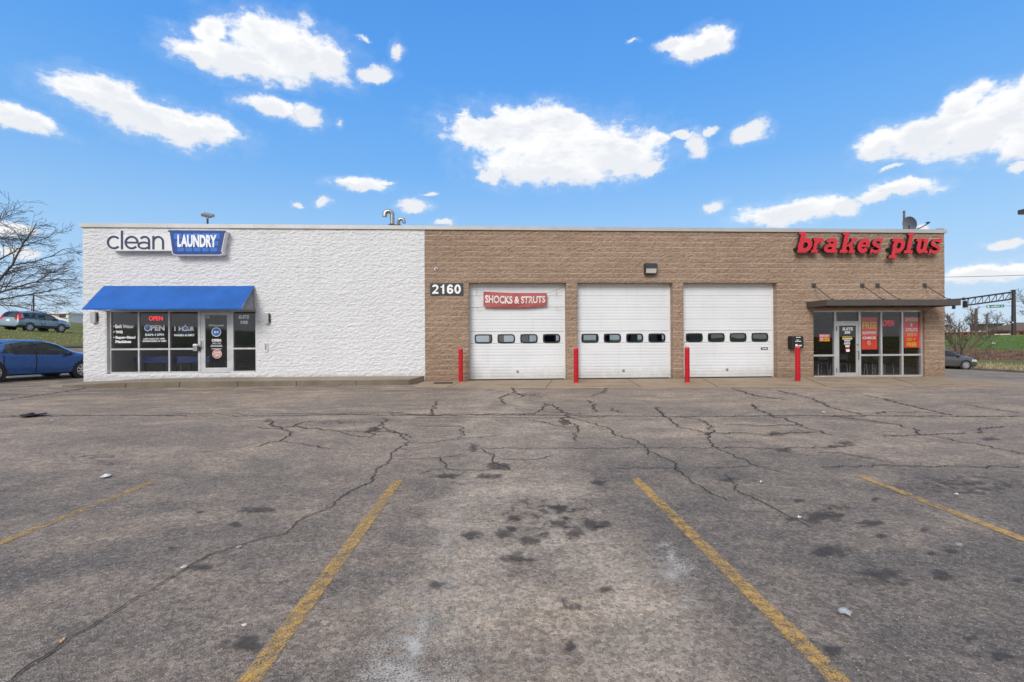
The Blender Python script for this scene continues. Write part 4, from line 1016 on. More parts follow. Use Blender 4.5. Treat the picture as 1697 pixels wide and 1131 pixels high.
def lb(m_): rc(m_, .1, 0, .42, 1.4); rc(m_, -.04, 1.2, .11, 1.4); rg(m_, .56, .5, .52, .5, .31, 0, 360)
def lr(m_): rc(m_, .12, .1, .44, 1); rc(m_, -.02, .8, .13, 1); rc(m_, -.03, 0, .62, .2); rg(m_, .66, .58, .42, .42, .30, 35, 175); 
def la(m_): rg(m_, .46, .62, .42, .38, .26, 10, 165); rc(m_, .58, .0, .88, .66); rg(m_, .42, .31, .42, .31, .23, 0, 360); rc(m_, .8, 0, 1.02, .19)
def lk(m_): rc(m_, .1, .1, .42, 1.4); rc(m_, -.04, 1.2, .11, 1.4); rc(m_, -.04, 0, .55, .2); pl(m_, (.36, .42), (.62, .42), (1.0, .86), (.78, .9)); rc(m_, .66, .82, 1.12, 1); pl(m_, (.5, .62), (.74, .7), (1.02, .12), (.74, .12)); rc(m_, .66, 0, 1.12, .2)
def le(m_): rg(m_, .5, .5, .5, .5, .29, 0, 325); rc(m_, .15, .4, .97, .58)
def ls(m_): rg(m_, .46, .715, .42, .285, .2, 20, 268); rg(m_, .46, .285, .44, .285, .2, -165, 88); rc(m_, .72, .70, .90, 1.0); rc(m_, .0, 0, .17, .30); pl(m_, (.2, .6), (.3, .48), (.74, .4), (.64, .52))
def lp(m_): rc(m_, .12, -.2, .44, 1); rc(m_, -.02, .8, .13, 1); rc(m_, -.04, -.33, .62, -.14); rg(m_, .6, .5, .5, .5, .3, 0, 360)
def ll(m_): rc(m_, .2, .1, .54, 1.4); rc(m_, .06, 1.2, .21, 1.4); rc(m_, .0, 0, .74, .2)
def lu(m_): rc(m_, .12, .3, .43, 1); rc(m_, -.02, .8, .13, 1); rg(m_, .51, .36, .39, .36, .27, 180, 360); rc(m_, .66, .06, .96, 1); rc(m_, .52, .8, .67, 1); rc(m_, .9, 0, 1.1, .19)
for fn, a, b, base in ((lb, 112, 262, 267), (lr, 265, 372, 267), (la, 390, 530, 268), (lk, 552, 705, 269), (le, 722, 842, 271), (ls, 858, 962, 272), (lp, 1058, 1192, 272), (ll, 1198, 1282, 273), (lu, 1300, 1435, 274), (ls, 1448, 1555, 276)): letter(fn, a, b, base)
mb = MB(); a = W(*zb2(100, 245), -.1); b = W(*zb2(950, 225), -.1); mb.box(a[0], b[0], -.14, -.004, a[1], b[1]); mb.build('raceway', M_BLACK, BS); mb = MB(); a = W(*zb2(1030, 245), -.1); b = W(*zb2(1540, 225), -.1); mb.box(a[0], b[0], -.14, -.004, a[1], b[1])
mb.build('raceway', M_BLACK, BS)

# ---------- other things on the wall
a = W(713, 489.4, -.05); b = W(767.4, 469.6, -.05)
e = empty('number_sign', 'charcoal plaque with white numerals 2160 on the brown wall', 'number sign', ((a[0] + b[0]) / 2, 0, a[1]))
mb = MB(); mb.box(a[0], b[0], -.05, .0, a[1], b[1]); mb.build('plate', M_CHAR, e, bevel=.004)
tx = MB(); q0 = W(715.8, 487.3, -.056); q1 = W(764.4, 471.8, -.056); hN = q1[1] - q0[1]; wN = (q1[0] - q0[0]) / 4; tN = hN * .21
def nr(*a_): tx.ring(*a_, -.064 - .0004 * (len(tx.v) % 7), -.05, 40)
cxN = lambda i, u: q0[0] + wN * i + wN * u
nr(cxN(0, .46), q0[1] + hN * .70, wN * .43, hN * .30, tN, -35, 172)
tx.prism([(cxN(0, .04), q0[1]), (cxN(0, .88), q0[1]), (cxN(0, .88), q0[1] + tN * .95), (cxN(0, .44), q0[1] + tN * .95), (cxN(0, .87), q0[1] + hN * .56), (cxN(0, .68), q0[1] + hN * .66), (cxN(0, .60), q0[1] + hN * .52), (cxN(0, .04), q0[1] + tN * .55)], -.0655, -.05)
tx.prism([(cxN(1, .42), q0[1]), (cxN(1, .68), q0[1]), (cxN(1, .68), q0[1] + hN), (cxN(1, .50), q0[1] + hN), (cxN(1, .40), q0[1] + hN * .84), (cxN(1, .20), q0[1] + hN * .78), (cxN(1, .20), q0[1] + hN * .64), (cxN(1, .42), q0[1] + hN * .68)], -.0645, -.05)
nr(cxN(2, .48), q0[1] + hN * .31, wN * .43, hN * .31, tN, 0, 360); nr(cxN(2, .50), q0[1] + hN * .56, wN * .45, hN * .44, tN, 28, 190)
tx.prism([(cxN(2, .05), q0[1] + hN * .30), (cxN(2, .05) + tN, q0[1] + hN * .30), (cxN(2, .06) + tN, q0[1] + hN * .58), (cxN(2, .05), q0[1] + hN * .58)], -.0662, -.05)
nr(cxN(3, .50), q0[1] + hN * .5, wN * .44, hN * .5, tN, 0, 360)
tx.build('numerals', M_WHT, e)

def sconce(px0, px1, py0, py1, label):
    a = W(px0, py1, -.12); b = W(px1, py0, -.12)
    e = empty('wall_lamp', label, 'wall lamp', ((a[0] + b[0]) / 2, 0, a[1]), 'wall lamps beside the laundry storefront')
    mb = MB(); mb.box(a[0], b[0], -.13, -.02, a[1], b[1]); mb.build('housing', pm('silver_lamp', (.55, .56, .57), .35, .5), e, bevel=.008)
    mb = MB(); mb.box(a[0] + .03, b[0] + .045, -.035, .0, a[1] + .05, b[1] - .04); mb.build('backplate', M_DARK, e)
sconce(149.4, 157.4, 516.6, 535.4, 'slim silver wall lamp near the left end of the white wall'); sconce(438.6, 444.4, 518.4, 536.6, 'slim silver wall lamp right of the laundry storefront')
a = W(437.8, 583.2, -.05); b = W(443.2, 568, -.05); mb = MB(); mb.box(a[0], b[0], -.06, .0, a[1], b[1]); mb.box(a[0] + .025, b[0] - .025, -.064, -.06, a[1] + .06, b[1] - .05, 1); mb.box(a[0] + .02, a[0] + .06, -.066, -.06, b[1] - .04, b[1] - .02, 1)
tag(mb.build('keypad', [M_SIGNW, M_GREY], bevel=.004), 'small pale keypad box on the white wall below the right wall lamp', 'keypad')
# floodlight over the bays
e = empty('wall_pack_light', 'black wall pack floodlight with glass lens above the middle garage door', 'floodlight', (WX(1078), 0, W(1078, 454)[1]))
x0, z0 = W(1069.4, 454, -.2); x1, z1 = W(1088.4, 436.4, -.2); zm = z0 + (z1 - z0) * .50
mb = MB(); mb.prismx([(-.0, z0 + .02), (-.0, z1), (-.2, z1), (-.28, z1 - .06), (-.28, zm), (-.05, zm - .01), (-.05, z0 + .02)], x0, x1)
mb.prismx([(-.05, z0), (-.05, zm), (-.27, zm), (-.20, z0)], x0, x0 + .02); mb.prismx([(-.05, z0), (-.05, zm), (-.27, zm), (-.20, z0)], x1 - .02, x1); mb.box(x0 + .02, x1 - .02, -.2, -.05, z0, z0 + .03)
mb.build('housing', M_CHAR, e)
mb = MB(); mb.prismx([(-.06, z0 + .03), (-.06, zm - .004), (-.262, zm - .004), (-.195, z0 + .03)], x0 + .024, x1 - .024); mb.build('lens', M_LENS, e)
c = W(722.4, 446.2, -.06); e = empty('security_camera', 'tiny white dome camera on the brown wall above the number plaque', 'camera', (c[0], 0, c[1]))
mb = MB(); mb.disc(c[0], c[1], .062, -.05, 0, 18); mb.build('housing', M_SIGNW, e, bevel=.01)
mb = MB(); mb.disc(c[0] + .005, c[1], .034, -.075, -.05, 14); mb.build('lens', M_BLACK, e, bevel=.008)
# key drop box
a = W(1312.8, 577.4, -.28); b = W(1331.8, 557.2, -.28)
e = empty('drop_box', 'black key drop box on the wall behind the rightmost red bollard', 'drop box', ((a[0] + b[0]) / 2, 0, a[1]))
mb = MB(); mb.prismx([(-.0, a[1] - .03), (-.0, b[1] + .0), (-.22, b[1] + .0), (-.28, b[1] - .05), (-.28, a[1])], a[0], b[0]); mb.build('box', M_BLACK, e, bevel=.01)
tx = MB(); yy = -.285
for p0, p1, q0, q1 in ((1319.5, 1326.8, 558.8, 560), (1320, 1324, 563.3, 564.4), (1318, 1327.6, 565.4, 566.6), (1323.4, 1328.6, 572, 574)):
    x = p0
    while x < p1:
        w_ = random.uniform(1, 2.2); q = W(x, q1, yy); r_ = W(min(p1, x + w_), q0, yy); tx.box(q[0], r_[0], yy - .002, yy, q[1], r_[1]); x += w_ + .4
c = W(1320, 572.6, yy); tx.disc(c[0], c[1], .05, yy - .002, yy, 14); tx.build('lettering', M_WHT, e)

# banner with its cords
yb_ = .16
def bn(x, y): return W(760 + x / 5.655, 460 + y / 5.655, yb_)
BN = empty('banner', 'faded red shocks and struts banner tied across the first garage door', 'banner', (bn(530, 280)[0], yb_, bn(530, 280)[1]))
TL, TR, BL, BR = bn(233, 132), bn(828, 146), bn(233, 276), bn(826, 268)
def bsurf(u, v):
    x = (TL[0] * (1 - u) + TR[0] * u) * v + (BL[0] * (1 - u) + BR[0] * u) * (1 - v); z = (TL[1] * (1 - u) + TR[1] * u) * v + (BL[1] * (1 - u) + BR[1] * u) * (1 - v)
    z -= (.030 * v + .05 * (1 - v)) * math.sin(math.pi * u); y = yb_ - .04 * math.sin(math.pi * v) * math.sin(math.pi * u) - .008 * math.sin((u - v) * 11) * (1 - v * .5)
    return x, y, z
mb = MB(); nu, nv = 120, 24
mb.add([bsurf(i / nu, j / nv) for j in range(nv + 1) for i in range(nu + 1)], [(j * (nu + 1) + i, j * (nu + 1) + i + 1, (j + 1) * (nu + 1) + i + 1, (j + 1) * (nu + 1) + i) for j in range(nv) for i in range(nu)])
mb.build('sheet', M_BANNER, BN, smooth=True)
tx = MB(); fit_text(tx, 'SHOCKS & STRUTS', .025, .975, .26, .78, 0, .035, .004)
tx.v = [(lambda q: (q[0], q[1] - .010 + v[1], q[2]))(bsurf(v[0], v[2])) for v in tx.v]; tx.build('lettering', pm('faded_white_ink', (.78, .72, .68), .6), BN)
for A_, B_ in (((120, 90), (233, 132)), ((1002, 82), (828, 150)), ((100, 278), (233, 276)), ((1008, 274), (826, 266))):
    p0, p1 = bn(*A_), bn(*B_); m_ = MB(); m_.tube([(p0[0] + (p1[0] - p0[0]) * i / 6, yb_ - .005, p0[1] + (p1[1] - p0[1]) * i / 6 - .02 * math.sin(math.pi * i / 6)) for i in range(7)], .005, 5); m_.build('cord', pm('green_cord', (.10, .16, .13), .8), BN)
for A_ in ((167, 115), (915, 122), (175, 284), (918, 276)):
    p0 = bn(*A_); m_ = MB(); hgt = .22 if A_[1] < 200 else .06
    m_.tube([(p0[0] + .03 * math.sin(k * .9), yb_ - .008, p0[1] - hgt * math.sin(k / 8 * math.pi)) for k in range(9)], .004, 5); m_.build('loose_end', MATS['green_cord'], BN)

# bollards
BOL = None
for px, yt, ybt, lab in ((763.6, 577, 634, 'red steel bollard left of the first garage door'), (955.6, 578, 635.6, 'red steel bollard between the first and second garage doors'), (1140.6, 575, 635, 'red steel bollard at the left edge of the third garage door'), (1324.6, 575.6, 633, 'red steel bollard in front of the black drop box')):
    g = G(px, ybt, .012)
    if BOL is None:
        BOL = e = empty('bollard', lab, 'bollard', (g[0], g[1] + .085, .012), 'red bollards guarding the garage doors', absolute=False)
        mb = MB(); mb.lathe([(.085, -.05), (.085, 1.19)], 24); mb.build('post', M_RED, e, smooth=30)
        mb = MB(); mb.lathe([(.0855, 1.19), (.083, 1.215), (.068, 1.24), (.04, 1.255), (.003, 1.26)], 24); mb.build('cap', pm('worn_red_cap', (.62, .10, .10), .5), e, smooth=True)
        mb = MB(); mb.lathe([(.13, -.02), (.125, .012), (.087, .022)], 20); mb.build('base', pm('red_spatter_concrete', (.42, .17, .12), .9, 0, .3, 12), e)
    else:
        e = copy_tree(BOL); e.location = (g[0], g[1] + .085, .012); e['label'] = lab
# dark floor grate beside the first bollard
a = G(718, 636.5, .012); b = G(751, 634.4, .012); mb = MB(); mb.box(a[0], b[0], a[1], b[1] + .02, .0, .024); 
for i in range(9): x = a[0] + (b[0] - a[0]) * (i + .5) / 9; mb.box(x - .012, x + .012, a[1] + .03, b[1], .024, .034)
tag(mb.build('drain_grate', pm('rusty_iron', (.07, .045, .035), .8, .2, .3, 8)), 'rusty drain grate set in the apron left of the first bollard', 'grate')

# ---------- rooftop
def onroof(px, py, y): q = W(px, py, y); return Vector((q[0], y, q[1]))
c = onroof(344, 365, 1.5)
e = empty('roof_floodlight', 'small grey floodlight on a short post on the roof edge above the laundry sign', 'floodlight', (c.x, 1.5, zr))
mb = MB(); mb.tube([(c.x, 1.5, zr), (c.x, 1.5, c.z + .05)], .035, 10); mb.tube([(c.x - .08, 1.5, c.z + .12), (c.x, 1.5, c.z + .04), (c.x + .08, 1.5, c.z + .12)], .012, 6); mb.build('post', M_CHAR, e)
mb = MB(); mb.box(-.19, .19, -.13, .13, -.05, .05); mb.box(-.16, .16, -.135, -.128, -.035, .035, 1); mb.mul(Matrix.Translation((c.x + .01, 1.5, c.z + .19)) @ Matrix.Rotation(R(12), 4, 'Y') @ Matrix.Rotation(R(28), 4, 'X')); mb.build('lamp_head', [M_GREY, pm('amber_lens', (.32, .2, .12), .3)], e)
def goose(px, pyb, h, rad, y, flip, label):
    c = onroof(px, pyb, y)
    e = empty('roof_vent', label, 'roof vent', (c.x, y, zr), 'galvanised vents on the roof')
    mb = MB(); mb.tube([(c.x, y, zr), (c.x, y, c.z + h)], rad, 16); mb.tube([(c.x, y, c.z + h * .55), (c.x, y, c.z + h * .62)], rad * 1.06, 16)
    mb.build('pipe', M_GALV, e, smooth=30)
    mb = MB(); R_ = rad * 1.62; k = 7
    P = [(c.x - flip * R_ * (1 - math.cos(math.pi * i / k)), y - .25 * rad * i / k, c.z + h + R_ * math.sin(math.pi * i / k)) for i in range(k + 1)] + [(c.x - flip * 2 * R_, y - .25 * rad, c.z + h - rad * .9)]
    mb.tube(P, [rad * (1.03 if i % 2 else .99) for i in range(len(P))], 16, caps=False); mb.tube([P[-2], P[-1]], rad * .9, 16)
    mb.build('gooseneck', M_GALV, e, smooth=18)
    mb = MB(); mb.lathe([(rad * 1.9, 0), (rad * 1.35, rad * .45), (rad * 1.02, rad * .5)], 16, (c.x, y, c.z - rad * .3)); mb.build('flashing', M_GALV, e, smooth=30)
goose(650.2, 372, .38, .092, 1.6, 1, 'tall galvanised gooseneck vent pipe on the roof'); goose(660.5, 373, .13, .072, 2.2, -1, 'short galvanised vent elbow beside the tall gooseneck')
c = onroof(1498.2, 350, 3.0); mb = MB(); mb.tube([(c.x, 3, zr), (c.x, 3, c.z - .08)], .045, 10); mb.tube([(c.x, 3, c.z - .08), (c.x, 3, c.z)], .05, 10); tag(mb.build('roof_mast', M_WOODP), 'thin brown vertical mast standing on the roof beside the dish', 'mast')
c = onroof(1509.6, 371, 2.6)
e = empty('satellite_dish', 'grey satellite dish on the roof near the right corner', 'satellite dish', (c.x, 2.6, zr))
mb = MB(); n_ = 24; vs = []; fs = []
for i in range(7):
    rr_ = .31 * i / 6
    for k in range(n_): t_ = 2 * math.pi * k / n_; vs.append((rr_ * math.cos(t_), rr_ * rr_ * -.9, 1.12 * rr_ * math.sin(t_)))
fs = [(i * n_ + k, i * n_ + (k + 1) % n_, (i + 1) * n_ + (k + 1) % n_, (i + 1) * n_ + k) for i in range(6) for k in range(n_)]
mb.add(vs, fs); MT = Matrix.Translation(c) @ Matrix.Rotation(R(-26), 4, 'Y') @ Matrix.Rotation(R(-78), 4, 'Z') @ Matrix.Rotation(R(-10), 4, 'X')
mb.mul(MT); mb.build('dish', pm('grey_dish', (.20, .20, .21), .5), e, smooth=True)
mb = MB(); q = onroof(1523, 379, 2.3); q2 = onroof(1531, 375, 2.0); q3 = onroof(1539.5, 370, 1.9); mb.tube([(c.x + .1, 2.6, c.z - .3), q, q2, q3], .02, 6); mb.tube([q3 + Vector((-.12, 0, .01)), q3 + Vector((.03, 0, .03))], .035, 8); mb.tube([(c.x, 2.75, zr), (c.x, 2.68, c.z - .05)], .03, 8)
mb.build('feed_arm', M_CHAR, e)
#SECTION2
# ------------------------------------------------------------------ cars
def interp(tab, x, c):
    """smooth interpolation of column c over table rows (x, ...)"""
    n = len(tab)
    for i in range(n - 1):
        a, b = tab[i], tab[i + 1]
        if a[0] <= x <= b[0]:
            h = b[0] - a[0]; t = (x - a[0]) / h
            def sl(j):
                if j <= 0 or j >= n - 1: k0, k1 = max(0, j - 1), min(n - 1, j + 1); return (tab[k1][c] - tab[k0][c]) / (tab[k1][0] - tab[k0][0])
                s0 = (tab[j][c] - tab[j - 1][c]) / (tab[j][0] - tab[j - 1][0]); s1 = (tab[j + 1][c] - tab[j][c]) / (tab[j + 1][0] - tab[j][0])
                return 0 if s0 * s1 <= 0 else 2 * s0 * s1 / (s0 + s1)
            m0, m1 = sl(i) * h, sl(i + 1) * h
            return (2*t**3-3*t*t+1)*a[c] + (t**3-2*t*t+t)*m0 + (-2*t**3+3*t*t)*b[c] + (t**3-t*t)*m1
    return tab[-1][c] if x > tab[-1][0] else tab[0][c]
def make_car(label, loc, heading, S, group=None):
    e = empty('parked_car', label, 'car', loc, group, absolute=False); e.rotation_euler.z = heading
    T = S['tab']; L = T[-1][0]; dx = .04; n = int(L / dx); X0 = L / 2
    ns = []
    def section(x):
        zr, zb, w, wr, zs = (interp(T, x, c) for c in (1, 2, 3, 4, 5)); gh = zr - zb; dr = min(.07, .3 * max(gh, .02))
        K = [(0, zs), (w * .80, zs), (w * .955, zs + .07), (w * .995, zs + .34 * (zb - zs)), (w, zs + .66 * (zb - zs)), (w * .985, zb - .05 * (zb - zs)), (w * .955, zb), (wr, zr - dr), (wr * .80, zr - dr * .25), (wr * .4, zr - dr * .03), (0, zr)]
        sub = [2, 2, 3, 3, 4, 1, 8, 2, 4, 3]; P = []; seg = []
        for i, k in enumerate(sub):
            for j in range(k):
                t = j / k; y = K[i][0] + (K[i + 1][0] - K[i][0]) * t; z = K[i][1] + (K[i + 1][1] - K[i][1]) * t
                if i == 6: y += .035 * math.sin(math.pi * t) * min(1, gh / .3)
                P.append((y, z)); seg.append(i)
        P.append(K[-1]); return P, seg
    rows = []; seg = None
    for i in range(n + 1):
        P, seg = section(L * i / n); rows.append((L * i / n, P))
    m = len(rows[0][1]); parts = {}
    def put(key, quad):
        b = parts.setdefault(key, ({}, [], []))
        idx = []
        for q in quad:
            if q not in b[0]: b[0][q] = len(b[1]); b[1].append(q)
            idx.append(b[0][q])
        b[2].append(tuple(idx))
    wc = S['wheels']; wr_ = S['wr']; arch = wr_ + .055
    for i in range(n):
        xa, Pa = rows[i]; xb, Pb = rows[i + 1]
        for k in range(m - 1):
            cy = (Pa[k][0] + Pa[k + 1][0] + Pb[k][0] + Pb[k + 1][0]) / 4; cz = (Pa[k][1] + Pa[k + 1][1] + Pb[k][1] + Pb[k + 1][1]) / 4; cx = (xa + xb) / 2
            if cy > .35 and any(math.hypot(cx - c, cz - wr_) < arch for c in wc) and seg[k] < 5: continue
            zr, zb = interp(T, cx, 1), interp(T, cx, 2); key = 'body'
            if seg[k] == 6 and zr - zb > .12:
                top = min(zr - .075, S['wtop'](cx)); lo = zb + .025
                for wi, (w0, w1, sl0, sl1) in enumerate(S['windows']):
                    if w0 + sl0 * (cz - zb) < cx < w1 + sl1 * (cz - zb) and lo < cz < top: key = 'window%d' % wi
                if key == 'body' and S['windows'][0][0] - .05 < cx < S['windows'][-1][1] + .05 and lo - .03 < cz < top and S['dark_pillar'][0] < cx < S['dark_pillar'][1]: key = 'pillar'
            elif seg[k] >= 7:
                if S['wind'][0] < cx < S['wind'][1] and cy < interp(T, cx, 4) * .93: key = 'windshield'
                if S['rear'][0] < cx < S['rear'][1] and cy < interp(T, cx, 4) * .88: key = 'rear_window'
            if key == 'body':
                for hk, f in S['lights'].items():
                    if f(cx, cy, cz): key = hk
                if seg[k] < S['clad']: key = 'cladding'
                elif 2 <= seg[k] <= 5:
                    for di, (d0, d1) in enumerate(S['doors']):
                        if d0 < cx < d1: key = 'door%d' % di if not (abs(cx - d0) < .02 or abs(cx - d1) < .02) else 'seam'
            for s in (1, -1):
                q = [(xa - X0, s * Pa[k][0], Pa[k][1]), (xb - X0, s * Pb[k][0], Pb[k][1]), (xb - X0, s * Pb[k + 1][0], Pb[k + 1][1]), (xa - X0, s * Pa[k + 1][0], Pa[k + 1][1])]
                if s < 0: q.reverse()
                put((key, s if key.startswith(('window', 'door')) or key in S['lights'] else 0) if key not in ('windshield',) else (key, 0), q)
    for xq, P, sgn in ((rows[0][0], rows[0][1], 1), (rows[-1][0], rows[-1][1], -1)):
        loop = [(xq - X0, y, z) for y, z in P] + [(xq - X0, -y, z) for y, z in reversed(P[1:-1])]
        put(('body', 0), loop if sgn > 0 else list(reversed(loop)))
    mats = {'body': S['paint'], 'door': S['paint'], 'window': M_CARGLASS, 'windshield': M_CARGLASS, 'rear_window': M_CARGLASS, 'cladding': S['cladmat'], 'seam': M_BLACK, 'pillar': M_BLACK, 'headlight': M_LENS, 'taillight': S.get('tail', M_RED)}
    names = {'window': 'side_window', 'windshield': 'windscreen', 'pillar': 'pillar_trim', 'seam': 'door_gap', 'cladding': 'sill'}
    built = {}
    for (key, s), (_, vs, fs) in parts.items():
        base = key.rstrip('0123456789'); b = MB(); b.add(vs, fs); o = b.build(names.get(base, base), mats[base], e, smooth=50); built[(key, s)] = o
    # dark cabin below the glass
    b = MB(); cab = S['cabin']; b.box(cab[0] - X0, cab[1] - X0, -.66, .66, .35, cab[2]); 
    for sx in S['seats']:
        for sy in (-.36, .36): b.box(sx - X0 - .10, sx - X0 + .06, sy - .24, sy + .24, cab[2], cab[2] + .28); b.box(sx - X0 - .07, sx - X0 + .03, sy - .12, sy + .12, cab[2] + .30, cab[2] + .46)
    b.build('cabin', pm('cabin_trim', (.03, .03, .032), .8), e)
    hw = S['half']
    for c in wc:
        for s in (1, -1):
            b = MB(); M_ = Matrix.Rotation(R(90), 4, 'X')
            st = len(b.v); b.lathe([(arch + .01, -.22), (arch + .01, .0)], 28); b.mul(Matrix.Translation((c - X0, s * (hw - .02) - (0 if s < 0 else 0), wr_)) @ M_ @ Matrix.Scale(1 if s < 0 else -1, 4, (0, 0, 1)) @ Matrix.Translation((0, 0, 0)), st)
            b.build('wheel_well', M_BLACK, e)
        for s in (1, -1):
            Mw = Matrix.Translation((c - X0, s * (hw - .015), wr_)) @ Matrix.Rotation(R(-90 * s), 4, 'X')
            b = MB(); b.lathe([(wr_ * .66, -.2), (wr_ * .95, -.2), (wr_, -.17), (wr_, -.03), (wr_ * .95, .0), (wr_ * .72, .006), (wr_ * .68, -.01)], 28); b.mul(Mw)
            t = b.build('wheel', M_BLACK, e, smooth=30)
            b = MB(); b.lathe([(wr_ * .70, -.06), (wr_ * .71, .006), (wr_ * .65, .004), (wr_ * .63, -.05)], 28); b.lathe([(wr_ * .15, -.03), (wr_ * .16, .008), (wr_ * .08, .014)], 14)
            ksp = S['spokes']
            for q in range(ksp):
                st = len(b.v); b.prism([(wr_ * .10, -.035), (wr_ * .66, -.026 if ksp > 6 else -.04), (wr_ * .66, .026 if ksp > 6 else .04), (wr_ * .10, .035)], -.004, .02)
                b.mul(Matrix.Rotation(2 * math.pi * q / ksp, 4, 'Z') @ Matrix.Rotation(R(90), 4, 'X') @ Matrix.Translation((0, -.01, 0)), st)
            b.disc(0, 0, wr_ * .64, -.0, .004); st = len(b.v) - 48
            for v in range(st, len(b.v)): x, y, z = b.v[v]; b.v[v] = (x, z, -.055 + y)
            b.m[-26:] = [1] * 26
            b.mul(Mw); b.build('rim', [pm('alloy_rim', (.62, .62, .64), .3, .6), M_BLACK], t, smooth=30)
    for s in (1, -1):
        mx, mz = S['mirror']; b = MB(); b.lathe([(.02, -.10), (.075, -.07), (.085, 0), (.075, .06), (.02, .09)], 12); b.mul(Matrix.Translation((mx - X0, s * (hw + .07), mz)) @ Matrix.Rotation(R(90), 4, 'X') @ Matrix.Scale(.9, 4, (1, 0, 0)))
        b.tube([(mx - X0, s * (hw - .08), mz - .05), (mx - X0, s * (hw + .05), mz - .02)], .025, 6); b.build('mirror', S.get('mirrormat', M_BLACK), e, smooth=40)
        for hx_, hz_ in S['handles']:
            b = MB(); b.tube([(hx_ - X0 - .09, s * (hw - .015), hz_), (hx_ - X0, s * (hw + .012), hz_ + .004), (hx_ - X0 + .09, s * (hw - .015), hz_)], .016, 6)
            par = [built[k] for k in built if k[0].startswith('door') and k[1] == s and S['doors'][int(k[0][4:])][0] < hx_ < S['doors'][int(k[0][4:])][1]]
            b.build('handle', S['handlemat'], par[0] if par else e)
    if S.get('plate'):
        b = MB(); px_, pz_ = S['plate']; b.box(px_ - X0 - .03, px_ - X0 + .03, -.16, .16, pz_ - .08, pz_ + .08); b.build('licence_plate', M_WHT, e)
    return e
def carpaint(n, c): return pm(n, c, .28, .25, .05, 1.0, coat=.8)
SED = dict(tab=[ # x, roof z, belt z, half width, roof half width, underside z
    (0, .70, .62, .74, .60, .34), (.10, .90, .80, .84, .68, .28), (.35, 1.06, .92, .89, .74, .24), (.75, 1.12, .95, .915, .72, .22), (1.05, 1.22, .96, .92, .66, .21), (1.55, 1.40, .96, .925, .60, .20), (2.1, 1.475, .95, .925, .60, .20), (2.6, 1.475, .935, .925, .61, .20), (3.0, 1.40, .92, .925, .62, .20),
    (3.45, 1.20, .905, .925, .66, .20), (3.82, 1.03, .91, .925, .72, .20), (4.2, .975, .87, .915, .70, .21), (4.5, .91, .81, .88, .65, .22), (4.74, .78, .70, .79, .56, .25), (4.85, .56, .50, .62, .42, .30)],
    wheels=(1.02, 3.87), wr=.335, windows=[(1.20, 1.62, .9, .0), (1.70, 2.20, 0, .0), (2.32, 3.62, -.10, -1.35)], dark_pillar=(1.6, 2.4), wtop=lambda x: 1.40, wind=(3.02, 3.78), rear=(.85, 1.5), doors=[(1.30, 2.28), (2.28, 3.42)], clad=1, cladmat=M_BLACK,
    lights={'headlight': lambda x, y, z: x > 4.28 and .60 < z < .76 and y > .52, 'taillight': lambda x, y, z: x < .35 and .72 < z < .95 and y > .45}, cabin=(.95, 3.5, .86), seats=(1.5, 2.5), half=.925, spokes=10, mirror=(3.28, .98), handles=[(1.55, .86), (2.48, .85)], paint=None, handlemat=None)
blue = dict(SED, paint=carpaint('blue_car_paint', (.005, .085, .32)), spokes=9); blue['handlemat'] = blue['paint']
gray = dict(SED, paint=carpaint('dark_grey_car_paint', (.10, .10, .105)), spokes=10); gray['handlemat'] = gray['paint']
SUV = dict(tab=[
    (0, .72, .66, .80, .66, .42), (.05, .98, .80, .86, .72, .34), (.12, 1.22, .98, .89, .70, .32), (.28, 1.50, 1.02, .90, .64, .30), (.60, 1.63, 1.03, .905, .62, .28), (1.3, 1.68, 1.00, .91, .62, .27), (2.1, 1.67, .98, .91, .62, .27), (2.6, 1.60, .97, .91, .63, .27),
    (3.1, 1.36, .96, .91, .67, .27), (3.5, 1.13, .95, .91, .72, .27), (3.9, 1.08, .93, .90, .72, .27), (4.25, 1.0, .86, .87, .66, .28), (4.44, .86, .74, .79, .56, .31), (4.53, .62, .55, .62, .44, .36)],
    wheels=(.92, 3.54), wr=.345, windows=[(.52, 1.32, .9, 0), (1.40, 2.10, 0, 0), (2.18, 3.36, 0, -1.05)], dark_pillar=(.5, 2.3), wtop=lambda x: 1.56 - max(0, 1.1 - x) * .18, wind=(2.62, 3.5), rear=(.10, .40), doors=[(1.15, 2.12), (2.12, 3.16)], clad=3, cladmat=pm('grey_cladding', (.05, .055, .06), .7),
    lights={'headlight': lambda x, y, z: x > 3.98 and .70 < z < .92 and y > .55, 'taillight': lambda x, y, z: x < .55 and y > .52 and ((1.02 < z < 1.56 and x < .10 + (z - 1.0) * .75) or (.92 < z < 1.08 and x < .50))}, cabin=(.5, 3.2, .92), seats=(1.2, 2.3), half=.91, spokes=8, mirror=(3.02, 1.06), handles=[(1.42, .94), (2.36, .93)],
    paint=carpaint('slate_blue_car_paint', (.27, .39, .46)), tail=pm('red_tail_lens', (.62, .02, .02), .25), plate=(.04, .86)); SUV['handlemat'] = SUV['paint']
